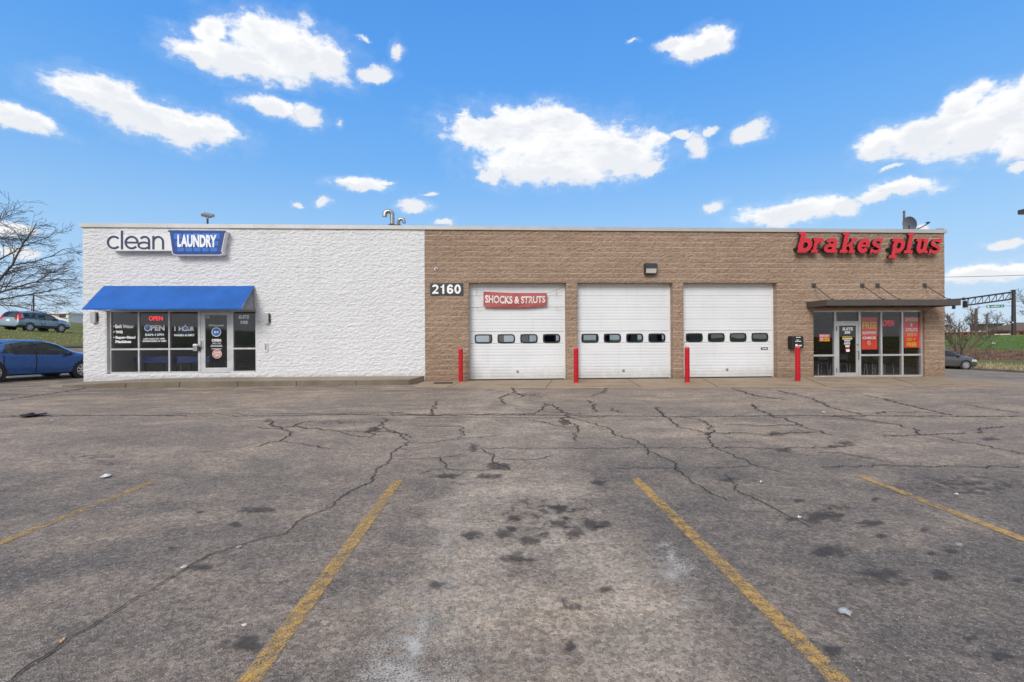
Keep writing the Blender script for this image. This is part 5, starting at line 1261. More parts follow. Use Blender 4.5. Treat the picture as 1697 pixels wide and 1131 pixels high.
def car_at(S, label, px, py_ground_d, heading_deg, wheel, lift=0):
    """stand the car so that the contact point of its right-hand wheel lies at the surveyed place"""
    h = R(heading_deg); d = py_ground_d; q = D(px, CY, d); L = S['tab'][-1][0]
    off = Vector((S['wheels'][wheel] - L / 2, -(S['half'] - .1), 0)); off = Matrix.Rotation(h, 3, 'Z') @ off
    x, y = q.x - off.x, q.y - off.y
    cz = H(x); e = make_car(label, (x, y, cz + .005 + lift), h, S)
    fx = Vector((math.cos(h), math.sin(h))); sl = (H(x + fx.x * 1.3) - H(x - fx.x * 1.3)) / 2.6; sr = (H(x + fx.y * .8) - H(x - fx.y * .8)) / 1.6
    e.rotation_euler = (math.atan(-sr) * -1 if False else math.atan(sr) * -1 * 0, 0, h)
    e.rotation_mode = 'XYZ'
    Rz = Matrix.Rotation(h, 3, 'Z'); slope = (H(x + .9) - H(x - .9)) / 1.8
    nrm = Vector((-slope, 0, 1)).normalized(); f3 = Rz @ Vector((1, 0, 0)); f3 = (f3 - nrm * f3.dot(nrm)).normalized(); l3 = nrm.cross(f3)
    e.rotation_euler = Matrix((f3, l3, nrm)).transposed().to_euler()
    return e
car_at(blue, 'blue sedan parked at the left end of the white wall', 135, 19.3, 74, 1)
car_at(SUV, 'slate blue hatchback utility car parked on the left grass bank', 48, 39.5, 84, 0)
car_at(gray, 'dark grey sedan on the side drive beyond the right corner', 1598.7, 36, -8, 1)

# ------------------------------------------------------------------ trees
def grow(mb, p, d, L, r, lev, rng, o, twig):
    n = max(3, int(L / o['seg'])); pts = [p.copy()]; q = p.copy(); dd = d.normalized(); rs = [r]
    for i in range(n):
        dd = (dd + Vector((rng.uniform(-1, 1), rng.uniform(-1, 1), rng.uniform(-1, 1))) * o['wob'] + Vector((0, 0, o['up'][min(lev, len(o['up']) - 1)]))).normalized()
        q = q + dd * (L / n); pts.append(q.copy()); rs.append(max(o['rmin'], r * (1 - .75 * (i + 1) / n)))
    (mb if lev else twig).tube(pts, rs, 8 if lev == 0 else (5 if lev == 1 else 3), caps=False)
    if lev >= o['levels']: return
    k = o['kids'][lev]
    for i in range(k):
        t = o['start'][lev] + (1 - o['start'][lev]) * (i + rng.random() * .8) / k; j = min(n - 1, int(t * n)); a = pts[j].lerp(pts[j + 1], t * n - j)
        t0 = (pts[j + 1] - pts[j]).normalized(); az = rng.uniform(0, 2 * math.pi); u = t0.orthogonal().normalized(); u = Matrix.Rotation(az, 3, t0) @ u
        an = R(rng.uniform(*o['ang'])); nd = t0 * math.cos(an) + u * math.sin(an); nd.z *= o['flat']
        grow(mb, a, nd, L * rng.uniform(*o['len']) * (1 - .35 * t), max(o['rmin'], rs[j] * .55), lev + 1, rng, o, twig)
def tree(label, base, L, r, seed, o, mat, group=None, lean=(0, 0, 1), stems=1, cat='tree'):
    rng = random.Random(seed); e = empty('bare_tree', label, cat, base, group, absolute=False)
    cr, tk = MB(), MB()
    for s in range(stems):
        d = Vector(lean) + (Vector((rng.uniform(-1, 1), rng.uniform(-1, 1), 0)) * .95 if stems > 1 else Vector())
        grow(cr, Vector((rng.uniform(-.15, .15) if stems > 1 else 0, 0, -.1)), d, L * (rng.uniform(.75, 1.05) if stems > 1 else 1), r, 0, rng, o, tk)
    tk.build('trunk', mat, e, smooth=True); cr.build('crown', mat, e, smooth=True); return e
# big spreading tree beyond the left corner
b = D(-120, 560, 25.5)
e = empty('bare_tree', 'large bare tree with wide drooping branches left of the white wall', 'tree', (0, 0, 0))
o1 = dict(seg=.22, wob=.15, up=[0, 0, .01, .02, .02], levels=4, kids=[0, 9, 4, 2, 0], start=[.2, .15, .12, .12], ang=(25, 62), len=(.45, .75), flat=.6, rmin=.0068)
rng = random.Random(4); cr, tk = MB(), MB(); b0 = D(-150, 566, 25.5); e.location = (b0.x, b0.y, H(b0.x))
tk.tube([Vector((b0.x, b0.y, H(b0.x) - .2)), D(-140, 540, 25.5), D(-112, 500, 25.3), D(-95, 450, 25.4), D(-80, 395, 25.6), D(-70, 340, 25.6)], [.26, .22, .18, .13, .08, .04], 9)
LIMB = [([(-120,512),(-40,486),(0,464),(20,440),(38,405),(52,385),(60,371)], .085), ([(-118,506),(-60,498),(0,485),(30,475),(60,468),(78,456),(85,447)], .07), ([(-116,505),(-60,503),(0,497),(40,490),(70,484),(100,479),(120,473)], .055), ([(-105,478),(-40,452),(0,430),(20,419),(40,408),(75,396),(96,382)], .055), ([(20,440),(60,433),(85,424),(110,412),(126,414)], .035), ([(-118,508),(-40,506),(0,505),(30,508),(55,514),(80,519),(98,524)], .04),
  ([(-85,410),(-30,385),(0,364),(12,360),(24,354)], .04), ([(38,405),(30,390),(22,380)], .02), ([(60,468),(95,464),(126,463)], .028), ([(52,488),(70,495),(92,501),(110,510)], .026), ([(-60,475),(0,457),(40,446),(80,440),(118,438)], .04), ([(-92,430),(-40,405),(0,395),(30,399),(60,392)], .035), ([(-110,500),(-50,478),(0,474),(40,465),(75,446)], .04), ([(-100,470),(-50,420),(-10,385),(5,350)], .05), ([(10,451),(45,455),(90,452),(112,449)], .022),
  ([(-135,530),(-200,490),(-260,455),(-310,440)], .08), ([(-118,505),(-190,470),(-250,420),(-280,380)], .06), ([(-98,455),(-150,410),(-190,360),(-200,320)], .05), ([(-80,395),(-110,350),(-120,310)], .04), ([(-130,520),(-210,510),(-290,500)], .05)]
for li, (pl_, r_) in enumerate(LIMB):
    dv = 25.3 + rng.uniform(-1.2, 1.6); P = []; n_ = len(pl_)
    for i, q_ in enumerate(pl_): P.append(D(q_[0], q_[1], 25.3 + (dv - 25.3) * i / n_ + .0))
    Q = []
    for a_, b_ in zip(P, P[1:]):
        for k_ in range(4): Q.append(a_.lerp(b_, k_ / 4) + Vector((rng.uniform(-1, 1), rng.uniform(-1, 1), rng.uniform(-1, 1))) * .025)
    Q.append(P[-1]); m_ = len(Q); rr = [max(.011, r_ * (1 - .82 * i / m_)) for i in range(m_)]; cr.tube(Q, rr, 6, caps=False)
    nk = int(3 + 1.9 * (Q[-1] - Q[0]).length)
    for k_ in range(nk):
        t_ = .22 + .78 * (k_ + rng.random()) / nk; j_ = min(m_ - 2, int(t_ * (m_ - 1))); a_ = Q[j_]; t0 = (Q[j_ + 1] - Q[j_]).normalized()
        u_ = Matrix.Rotation(rng.uniform(0, 6.28), 3, t0) @ t0.orthogonal().normalized(); an = R(rng.uniform(22, 60)); nd = t0 * math.cos(an) + u_ * math.sin(an); nd.z *= .75
        grow(cr, a_, nd, rng.uniform(.7, 1.9) * (1.15 - .5 * t_), max(.010, rr[j_] * .5), 2, rng, o1, tk)
tk.build('trunk', M_BARK, e, smooth=True); cr.build('crown', M_BARK, e, smooth=True)
# multi-stemmed small tree on the right strip
b = D(1594, 583, 50)
o2 = dict(seg=.3, wob=.12, up=[.05, .05, .05, .03], levels=3, kids=[6, 5, 4], start=[.25, .2, .15], ang=(25, 55), len=(.40, .66), flat=.95, rmin=.016)
tree('small multi stemmed bare tree behind the dark grey sedan', (b.x, b.y, H(b.x)), 4.3, .12, 5, o2, M_BARK2, stems=7)
o3 = dict(seg=.5, wob=.12, up=[.04, .05, .04], levels=3, kids=[9, 7, 4], start=[.3, .2, .15], ang=(28, 60), len=(.42, .66), flat=.9, rmin=.02)
far = None
spots = [(1700, 545, 95, 1.0), (1650, 552, 150, .85), (1608, 552, 165, .9), (1632, 552, 140, .62), (1672, 552, 170, .8), (1580, 552, 150, .8), (118, 525, 150, .55), (134, 528, 170, .6), (92, 526, 165, .62), (70, 526, 190, .7)]
rng = random.Random(2)
for i, (px, py, d, s) in enumerate(spots):
    q = D(px, py, d); g = 'bare trees far beyond the grass banks'
    lab = 'bare tree on the right skyline behind the traffic pole' if i == 0 else ('distant bare tree on the right skyline above the green bank' if i < 6 else 'distant bare tree on the left skyline behind the parked utility car')
    grp = None if i == 0 else ('bare trees on the right skyline' if i < 6 else 'bare trees on the left skyline')
    if far is None: far = e = tree(lab, (q.x, q.y, H(q.x)), 7.5, .2, 21, o3, M_BARK)
    else: e = copy_tree(far); e['label'] = lab; e['group'] = grp
    e.location = (q.x, q.y, H(q.x) - .1); e.scale = (s, s, s); e.rotation_euler.z = rng.uniform(0, 6.28)
if 'group' in far: del far['group']
# unseen trees behind the viewer, added for the shop windows to reflect
for i, (x, y, s) in enumerate(((-9, -42, 1.2), (4, -38, 1.2), (18, -34, 1.25), (27, -38, 1.2), (36, -33, 1.2), (-24, -42, 1.25))):
    e = copy_tree(far); e['label'] = 'unseen bare tree behind the viewer, added for the window reflections'; e['group'] = 'unseen bare trees added for the window reflections'
    e.location = (x, y, H(x)); e.scale = (s, s, s); e.rotation_euler.z = i * 1.3

# ------------------------------------------------------------------ weeds and brush
def blades(name, n, fx, mat, hgt, label, cat, seed):
    rng = random.Random(seed); mb = MB()
    for _ in range(n):
        x, y = fx(rng)
        z = H(x) + noisez(x, y) - .03; h = hgt * rng.uniform(.4, 1.2); a = rng.uniform(0, 6.28); w = .02 + .02 * rng.random(); lx, ly = rng.uniform(-.5, .5) * h, rng.uniform(-.5, .5) * h
        mb.add([(x - w * math.cos(a), y - w * math.sin(a), z), (x + w * math.cos(a), y + w * math.sin(a), z), (x + lx, y + ly, z + h)], [(0, 1, 2)])
    o = mb.build(name, mat); return tag(o, label, cat, kind='stuff')
blades('dry_grass', 7000, lambda r: (36.7 + 6 * r.random() ** 1.4, r.uniform(-2, 40)), pm('straw', (.42, .34, .19), .9, 0, .35, 2), .26, 'straw coloured dry grass along the right side drive', 'dry grass', 3)
blades('brush', 8000, lambda r: (52 + 4.6 * r.random(), r.uniform(2, 50)), pm('brown_brush', (.27, .165, .115), .95, 0, .55, .8), .30, 'red brown brush filling the gully below the green bank', 'brush', 4)
blades('grass', 9000, lambda r: (57 + 14 * r.random(), r.uniform(4, 62)), pm('green_blades', (.14, .25, .05), .9, 0, .35, 1), .16, 'short green grass on the bank right of the building', 'grass', 5)
blades('grass', 7000, lambda r: (-29.4 - 9 * r.random(), r.uniform(0, 40)), pm('olive_blades', (.31, .33, .105), .9, 0, .35, 1), .12, 'olive winter grass on the bank left of the building', 'grass', 6)

# ------------------------------------------------------------------ street furniture beyond
d = 76
e0 = D(1680, 553, d); gz = H(e0.x)
MA = empty('traffic_mast', 'dark traffic signal pole with a trussed arm beyond the right corner', 'traffic pole', (e0.x, e0.y, gz))
mb = MB(); t_ = D(1680, 481, d); mb.tube([(e0.x, e0.y, gz - .1), (e0.x, e0.y, t_.z)], [.30, .24], 12); mb.box(e0.x - .3, e0.x + .3, e0.y - .3, e0.y + .3, t_.z - .05, t_.z + .02); mb.build('post', M_MAST, MA, smooth=30)
A0, A1, B0, B1 = D(1677, 484.5, d), D(1597, 495.7, d), D(1677, 496, d), D(1597, 507, d)
mb = MB(); mb.tube([A0, A1], .13, 10); mb.tube([A1, D(1540, 499, d)], .12, 10); mb.tube([B0, B1], .12, 10); mb.lathe([(.01, -.25), (.22, -.18), (.25, 0), (.22, .18), (.01, .25)], 12, tuple(A1)); mb.build('arm', M_MAST, MA, smooth=30)
mb = MB(); k = 7
for i in range(k):
    u, v = (i + .25) / k, (i + 1.05) / k; a = A0.lerp(A1, u); b = B0.lerp(B1, v); c = B0.lerp(B1, u); mb.tube([a, c], .045, 6); 
    mb.tube([a, B0.lerp(B1, min(1, v))], .05, 6)
mb.build('truss', M_MAST, MA)
def signal(px, py, w, h, lab):
    c = D(px, py, d - .3); s = d / F
    g = empty('traffic_signal', lab, 'traffic light', tuple(c), 'traffic signals hung from the mast arm', absolute=False); W_, H_ = w * s / 2, h * s / 2
    mb = MB(); mb.box(-W_, W_, -.05, .05, -H_, H_); mb.build('backplate', M_BLACK, g, bevel=.04)
    nn = 3
    for i in range(nn):
        mb = MB(); z = H_ * (.62 - .62 * i); mb.tube([(0, -.06, z), (0, -.34, z)], [min(W_, H_ / 3) * .8, min(W_, H_ / 3) * .7], 10); mb.build('visor', pm('signal_brown', (.07, .055, .045), .5), g)
    mb = MB(); mb.tube([(0, 0, H_), (0, 0, H_ + .35)], .05, 6); mb.build('hanger', M_DARK, g)
signal(1599.5, 504.6, 9, 11, 'dark traffic signal nearest the end of the canopy'); signal(1580, 509.5, 5, 6, 'small dark traffic signal hanging below the canopy fascia'); signal(1570.5, 526, 3.4, 6, 'small dark traffic signal low among the bare branches')
s0, s1 = D(1635, 510.8, d), D(1664, 505.2, d)
SG = empty('street_sign', 'green street name sign hung on a cable from the traffic pole', 'street sign', tuple(D(1650, 511, d)))
mb = MB(); yb2 = s0.y
a, b, c, q = D(1635, 510.9, d), D(1664, 509.7, d), D(1664, 505.0, d), D(1635, 506.2, d)
n4 = Vector((0, .03, 0)); mb.add([a, b, c, q, a + n4, b + n4, c + n4, q + n4], [(0, 1, 2, 3), (7, 6, 5, 4), (0, 4, 5, 1), (1, 5, 6, 2), (2, 6, 7, 3), (3, 7, 4, 0)]); mb.build('panel', pm('sign_green', (.012, .20, .13), .4), SG)
tx = MB(); rng = random.Random(9)
def onsign(u, v): return a + (b - a) * u + (q - a) * v + Vector((0, -.012, 0))
def sbar(u0, u1, v0, v1): tx.add([onsign(u0, v0), onsign(u1, v0), onsign(u1, v1), onsign(u0, v1)], [(0, 1, 2, 3)])
sbar(.04, .15, .2, .8); u = .25
while u < .73: w_ = rng.uniform(.015, .03); sbar(u, u + w_, .28, rng.choice((.62, .62, .75))); u += w_ + .014
for u in (.82, .86, .90): sbar(u, u + .025, .3, .7)
tx.build('lettering', M_WHT, SG)
mb = MB(); mb.tube([D(1664, 507.2, d), D(1690, 507.4, d)], .03, 6); mb.tube([D(1635, 508, d), D(1618, 511, d)], .02, 6); mb.build('cable', M_DARK, SG)
mb = MB(); a = D(1671.5, 536.4, d); b = D(1680, 533, d); mb.box(a.x, b.x, a.y - .2, a.y - .15, a.z, b.z); mb.box(a.x + .4, b.x - .05, a.y - .206, a.y - .2, a.z + .06, b.z - .06, 1); tag(mb.build('small_sign', [M_CHAR, M_WHT]), 'small dark sign low on the traffic pole', 'sign')
mb = MB(); c = D(1672.5, 500.6, d); mb.lathe([(.02, -.15), (.14, -.1), (.16, .05), (.05, .15)], 10, tuple(c)); mb.tube([c, c + Vector((.5, 0, .25))], .03, 6); tag(mb.build('detector_camera', M_SIGNW), 'white detector camera under the trussed traffic arm', 'camera')
for px, yt, d_, r_, lab in ((1617.5, 511.5, 98, .24, 'thick brown wooden utility pole above the small bare tree'), (1635.2, 520, 104, .16, 'thin grey utility pole left of the traffic pole')):
    t_ = D(px, yt, d_); e = empty('utility_pole', lab, 'utility pole', (t_.x, t_.y, H(t_.x)))
    mb = MB(); mb.tube([(t_.x, t_.y, H(t_.x) - .2), (t_.x, t_.y, t_.z)], [r_ * 1.2, r_], 10); mb.build('pole', M_WOODP if r_ > .2 else pm('grey_pole', (.17, .16, .15), .9), e, smooth=30)
    mb = MB(); mb.box(t_.x - .6, t_.x + .6, t_.y - .06, t_.y + .06, t_.z - .6, t_.z - .48) if r_ < .2 else mb.tube([(t_.x, t_.y - r_, t_.z - 4.6), (t_.x, t_.y - r_, t_.z - 3.6)], .2, 8); mb.build('crossarm' if r_ < .2 else 'transformer', M_CHAR, e)
p0, p1 = D(1440, 461, 62), D(1900, 447, 62); mb = MB(); mb.tube([p0.lerp(p1, i / 16) - Vector((0, 0, .25 * math.sin(math.pi * i / 16))) for i in range(17)], .03, 5)
tag(mb.build('power_line', M_CHAR), 'thin power line crossing the sky right of the building', 'cable')
# lamp head reaching in at the right edge
c = D(1745, 352, 25); g = empty('parking_lamp', 'dark shoebox lamp head reaching in at the right edge of the picture', 'street lamp', (c.x, c.y, H(c.x)))
mb = MB(); mb.tube([(c.x, c.y, H(c.x)), (c.x, c.y, c.z + .1)], .09, 10); mb.build('pole', M_DARK, g, smooth=30)
q = D(1690, 352, 25); mb = MB(); mb.box(q.x, q.x + .62, c.y - .2, c.y + .2, q.z - .1, q.z + .12); mb.box(q.x + .05, q.x + .57, c.y - .16, c.y + .16, q.z - .12, q.z - .1, 1); mb.build('lamp_head', [M_DARK, M_LENS], g)
mb = MB(); mb.tube([(q.x + .62, c.y, q.z + .02), (c.x, c.y, c.z)], .05, 8); mb.build('arm', M_DARK, g)
# left background
d = 78; t_ = D(55.5, 487, d); gz = H(t_.x); g = empty('traffic_mast', 'slim dark pole with a level arm behind the bare branches on the left', 'traffic pole', (t_.x, t_.y, gz))
mb = MB(); mb.tube([(t_.x, t_.y, gz), (t_.x, t_.y, t_.z)], .11, 8); mb.build('post', M_CHAR, g)
mb = MB(); a = D(55.5, 506, d); b = D(-30, 506.5, d); mb.tube([a, b], .06, 6); a = D(52.5, 506, d); mb.tube([a, a - Vector((0, 0, 1.3))], .05, 6); mb.build('arm', M_CHAR, g)
def far_building(px0, px1, pyt, pyb, d, dep, mat, name, label, cat, roofmat=None, extra=None):
    a = D(px0, pyb, d); b = D(px1, pyt, d); z0 = min(H(a.x), a.z) - .5
    e = empty(name, label, cat, ((a.x + b.x) / 2, a.y, z0))
    mb = MB(); mb.box(a.x, b.x, a.y, a.y + dep, z0, b.z); mb.build('wall', mat, e)
    mb = MB(); mb.box(a.x - .3, b.x + .3, a.y - .3, a.y + dep + .3, b.z, b.z + .35); mb.build('roof', roofmat or M_CHAR, e)
    if extra: extra(e, a, b)
    return e
def wins(n, z0, z1):
    def f(e, a, b):
        for i in range(n):
            x0 = a.x + (b.x - a.x) * (i + .25) / n; x1 = a.x + (b.x - a.x) * (i + .75) / n; m_ = MB(); h = b.z - a.z
            m_.box(x0, x1, a.y - .05, a.y + .1, a.z + h * z0, a.z + h * z1); m_.build('window', M_BLACK, e)
    return f
far_building(1560, 1668, 550.5, 557, 112, 8, M_BRICKFAR, 'brick_building', 'long low red brick building beyond the green bank', 'building', pm('pale_roof', (.55, .53, .5), .8), wins(9, .3, .75))
far_building(1672, 1760, 549, 557, 108, 8, M_BRICKFAR, 'brick_building', 'red brick building right of the traffic pole', 'building', M_WOODP, wins(6, .3, .75))
far_building(1655.5, 1662, 538, 553, 150, 9, pm('brown_render', (.16, .115, .10), .9), 'tower_block', 'narrow brown tower block on the right skyline', 'building')
far_building(1561, 1574, 541, 556, 140, 9, pm('pale_wall', (.60, .60, .58), .9), 'pale_building', 'pale low building glimpsed through the small bare tree', 'building')
def hiproof(e, a, b):
    m_ = MB(); zt = b.z + .35; m_.add([(a.x - .6, a.y - .6, zt), (b.x + .6, a.y - .6, zt), (b.x + .6, a.y + 8.6, zt), (a.x - .6, a.y + 8.6, zt), (a.x + 5, a.y + 4, zt + 2.0), (b.x - 5, a.y + 4, zt + 2.0)], [(0, 1, 5, 4), (1, 2, 5), (2, 3, 4, 5), (3, 0, 4), (0, 3, 2, 1)]); m_.build('hip_roof', pm('brown_shingle', (.15, .10, .075), .9), e)
far_building(1683, 1790, 548.5, 555, 124, 8, M_BRICKFAR, 'house', 'house with a brown hipped roof at the right edge', 'house', M_WOODP, hiproof)
def sgn(e, a, b):
    m_ = MB(); h = b.z - a.z; m_.box(a.x + (b.x - a.x) * .52, a.x + (b.x - a.x) * .86, a.y - .08, a.y, a.z + h * .62, a.z + h * .92); m_.build('sign', M_CHAR, e)
far_building(82, 112, 520.4, 536, 100, 10, pm('white_stucco', (.82, .78, .74), .9), 'store_building', 'white store with a dark sign behind the parked utility car', 'building', M_SIGNW, sgn)
far_building(112.5, 160, 528, 536, 120, 10, pm('dark_red_wall', (.16, .06, .05), .9), 'low_building', 'low dark red building between the white store and the corner', 'building')
mb = MB(); a = D(1648.5, 555.4, 74); b = D(1676, 553.2, 74); mb.box(a.x, b.x, a.y, a.y + .05, a.z, b.z - .03); tag(mb.build('low_sign', pm('cream_board', (.70, .66, .58), .7)), 'low cream board lying along the crest of the green bank', 'board')

for i_, (xa_, xb_, h_, mt_, lab_) in enumerate(((-40, -6, 5.2, pm('tan_render', (.30, .25, .2), .9), 'unseen long tan shop, added across the road for the panes to mirror'), (10, 46, 4.4, pm('sand_render', (.42, .37, .31), .9), 'unseen low sand coloured shop, added across the road for the panes to mirror'))):  # unseen shops behind the viewer, added to give the panes a reflection
    e = empty('unseen_shop', lab_, 'building', ((xa_ + xb_) / 2, -80, 0)); m_ = MB(); m_.box(xa_, xb_, -92, -80, -.6, h_); m_.build('wall', mt_, e)
    m_ = MB(); m_.box(xa_ - .3, xb_ + .3, -92.3, -79.7, h_, h_ + .4); m_.build('roof', M_CHAR, e)
    for k_ in range(8): m_ = MB(); xw_ = xa_ + 2 + (xb_ - xa_ - 4) * k_ / 8; m_.box(xw_, xw_ + 2.4, -80.1, -79.95, .8, 3.0); m_.build('window', M_BLACK, e)
# ------------------------------------------------------------------ litter
def scrap(px, py, w, l, mat, name, label, cat, seed, lift=.02, z0=0.0):
    g = G(px, py); mb = MB(); rng = random.Random(seed); n = 10; vs = []; k = 3
    for j in range(1, k + 1):
        for i in range(n):
            t = 2 * math.pi * i / n; rr = j / k * (.8 + .35 * noise.noise(Vector((math.cos(t) * 1.4, math.sin(t) * 1.4, seed)))); vs.append((w / 2 * rr * math.cos(t), l / 2 * rr * math.sin(t), .016 + lift * (.5 + noise.noise(Vector((rr * 2 * math.cos(t), rr * 2 * math.sin(t), seed + 4)))) * (1.1 - .5 * j / k)))
    c = len(vs); vs.append((0, 0, .016 + lift)); fs = [(c, i, (i + 1) % n) for i in range(n)]
    for j in range(k - 1): fs += [(j * n + i, (j + 1) * n + i, (j + 1) * n + (i + 1) % n, j * n + (i + 1) % n) for i in range(n)]
    mb.add(vs, fs); o = mb.build(name, mat, loc=(g[0], g[1], H(g[0]) + z0)); so = o.modifiers.new('thickness', 'SOLIDIFY'); so.thickness = .004
    o.rotation_euler.z = rng.uniform(0, 3); return tag(o, label, cat)
M_PAPER = pm('dirty_paper', (.72, .72, .72), .7, 0, .12, 8); M_FOIL = pm('pale_foil', (.40, .41, .42), .5, .0, .1, 12)
scrap(175.5, 792, .12, .15, M_PAPER, 'foam_lid', 'white crumpled foam lid on the asphalt at the left', 'litter', 1, .03)
scrap(1400, 1019, .085, .075, M_FOIL, 'plastic_wrapper', 'pale grey torn wrapper near the right foreground line', 'litter', 2, .02)
scrap(1324, 861, .04, .03, M_PAPER, 'paper_scrap', 'small white paper scrap at the end of the right crack', 'litter', 3)
scrap(1261, 801.5, .055, .03, M_PAPER, 'paper_scrap', 'white paper scrap right of the right foreground yellow line', 'litter', 4)
scrap(103, 1068, .045, .02, pm('orange_wrapper', (.62, .36, .16), .5), 'candy_wrapper', 'tiny orange wrapper lying on the long crack at lower left', 'litter', 5, .012)
scrap(304, 945, .03, .04, M_PAPER, 'paper_scrap', 'tiny white scrap beside the oval oil stain at left', 'litter', 6)
scrap(396, 910, .045, .025, pm('pale_green_scrap', (.42, .50, .46), .5), 'plastic_scrap', 'tiny pale green scrap on the long crack at left', 'litter', 7, .01)
scrap(54, 690.5, .62, .55, pm('black_cloth', (.018, .017, .017), .9), 'black_rag', 'black flattened rag on the asphalt near the left edge', 'rag', 8, .07)
scrap(405, 1041, .022, .03, M_PAPER, 'paper_scrap', 'tiny white chip left of the left foreground yellow line', 'litter', 9, .008)
scrap(1585, 822.5, .05, .03, M_PAPER, 'paper_scrap', 'white scrap by the far right yellow line', 'litter', 10)
scrap(86, 698.5, .07, .06, M_PAPER, 'paper_scrap', 'white scrap just right of the black rag', 'litter', 11)
scrap(1365, 684.8, .09, .08, M_PAPER, 'paper_scrap', 'white scrap before the long straight crack on the right', 'litter', 12)
scrap(1658, 563, .0, .0, M_PAPER, 'x', 'x', 'x', 12) if False else None
q = D(1646, 566.5, 58); o = scrap(175, 792, .5, .5, M_PAPER, 'plastic_bag', 'white plastic bag lying on the green bank', 'litter', 14, .25); o.location = (q.x, q.y, H(q.x) + noisez(q.x, q.y))
# crumbs of gravel along the kerb and over the lot
rng = random.Random(31); mb = MB()
for i in range(900):
    if i < 420: px = rng.uniform(150, 700); g = (WX(px), front - .06 - abs(rng.gauss(0, .12)))
    elif i < 560: px = rng.uniform(704, 1560); g = G(px, 642.5 + abs(rng.gauss(0, 2)))
    else: g = G(rng.uniform(-40, 1740), rng.uniform(690, 1125))
    s = rng.uniform(.004, .011) * (1.5 if i < 420 else .7); z = H(g[0]) + .004
    vs = [(g[0] + s * rng.uniform(.6, 1) * math.cos(a_), g[1] + s * rng.uniform(.6, 1) * math.sin(a_), z) for a_ in (0, 1.26, 2.5, 3.77, 5.03)] + [(g[0], g[1], z + s * .9)]
    mb.add(vs, [(k, (k + 1) % 5, 5) for k in range(5)])
tag(mb.build('gravel', pm('gravel_stone', (.34, .30, .26), .9, 0, .4, 9)), 'crumbs of gravel scattered along the kerb and over the asphalt', 'gravel', kind='stuff')

# ------------------------------------------------------------------ sky, sun, camera
EXPO = .45
SUNV = Vector((-.38, -.80, .60)).normalized()
w = bpy.data.worlds.new('World'); sc.world = w; w.use_nodes = True; nt = w.node_tree; nt.nodes.clear()
tc = nt.nodes.new('ShaderNodeTexCoord').outputs['Generated']
sx = nt.nodes.new('ShaderNodeSeparateXYZ'); nt.links.new(tc, sx.inputs[0])
az = math_(nt, 'ARCTAN2', sx.outputs[0], sx.outputs[1]); el = math_(nt, 'ARCSINE', sx.outputs[2])
sky = nt.nodes.new('ShaderNodeTexSky'); sky.sky_type = 'NISHITA'; sky.sun_disc = False; sky.sun_elevation = math.asin(SUNV.z); sky.sun_rotation = math.atan2(SUNV.x, SUNV.y); sky.air_density = 1.0; sky.dust_density = .6; sky.ozone_density = 2.0
K = 10.0 / 2 ** EXPO            # colours below are what the photograph shows; the background strength is 0.1
ramp = nt.nodes.new('ShaderNodeValToRGB'); nt.links.new(maprange(nt, el, -.02, 1.2, 0, 1, False), ramp.inputs[0])
cr = ramp.color_ramp
stops = [(0.0, (.60, .73, .88)), (.06, (.52, .69, .90)), (.17, (.355, .625, .96)), (.29, (.180, .475, .96)), (.42, (.105, .385, .94)), (.62, (.06, .29, .84)), (1.0, (.05, .24, .72))]
while len(cr.elements) < len(stops): cr.elements.new(.5)
for e_, (p_, c_) in zip(cr.elements, stops): e_.position = p_; e_.color = (*c_, 1)
blue_ = mixc(nt, 1.0, ramp.outputs[0], (K, K, K), 'MULTIPLY')
base_ = mixc(nt, .86, sky.outputs[0], blue_)
# clouds, placed by azimuth and elevation
CL = [(395,98,105,34,0),(478,82,105,50,6),(548,100,36,26,0),(346,50,34,24,-25),(424,42,32,20,0),(330,92,45,22,0),(150,160,66,22,10),(200,176,105,34,10),(245,196,120,34,6),(185,152,58,26,4),(350,212,58,24,4),(310,208,95,30,8),(35,202,72,17,8),(445,177,48,16,10),(510,196,36,19,8),(562,210,9,13,0),(619,124,36,14,-8),(601,66,15,6,0),(655,85,16,26,10),
 (880,222,140,44,4),(940,248,160,46,4),(905,280,120,34,4),(820,210,78,24,0),(1020,260,84,40,0),(815,292,28,13,0),(770,192,22,5,-8),(1075,275,30,14,0),(1092,230,27,15,-10),(1156,240,26,30,-25),(1130,222,20,10,0),(1178,218,16,8,0),(1160,75,52,24,0),(1120,70,32,12,0),(1640,205,150,50,-10),(1530,228,110,34,-6),(1460,240,50,26,0),(1690,165,80,34,-10),(1600,170,50,22,-25),(1720,235,70,40,0),
 (1241,223,33,18,0),(1480,320,76,14,4),(1310,352,90,20,-2),(1395,342,36,14,-10),(1183,346,26,12,-15),(596,305,48,11,-4),(640,300,22,5,0),(533,335,16,9,0),(686,341,28,12,-10),(712,321,17,4,0),(490,337,10,5,0),(732,369,20,6,0),(1684,282,22,10,0),(1672,405,36,8,-4),(1640,452,110,15,-2),(1478,283,22,6,0),(34,380,44,9,4),(25,420,40,8,0),(1047,70,16,6,0),(1524,375,14,6,0)]
wv = noise_(nt, tc, 11, 6, .62, 1)
wsep = nt.nodes.new('ShaderNodeSeparateColor'); nt.links.new(wv, wsep.inputs[0])
w2 = noise_(nt, tc, 34, 4, .6, 1); w2s = nt.nodes.new('ShaderNodeSeparateColor'); nt.links.new(w2, w2s.inputs[0])
def warp(v, ch, a, b): return math_(nt, 'ADD', math_(nt, 'ADD', v, math_(nt, 'MULTIPLY', math_(nt, 'SUBTRACT', wsep.outputs[ch], .5), a)), math_(nt, 'MULTIPLY', math_(nt, 'SUBTRACT', w2s.outputs[ch], .5), b))
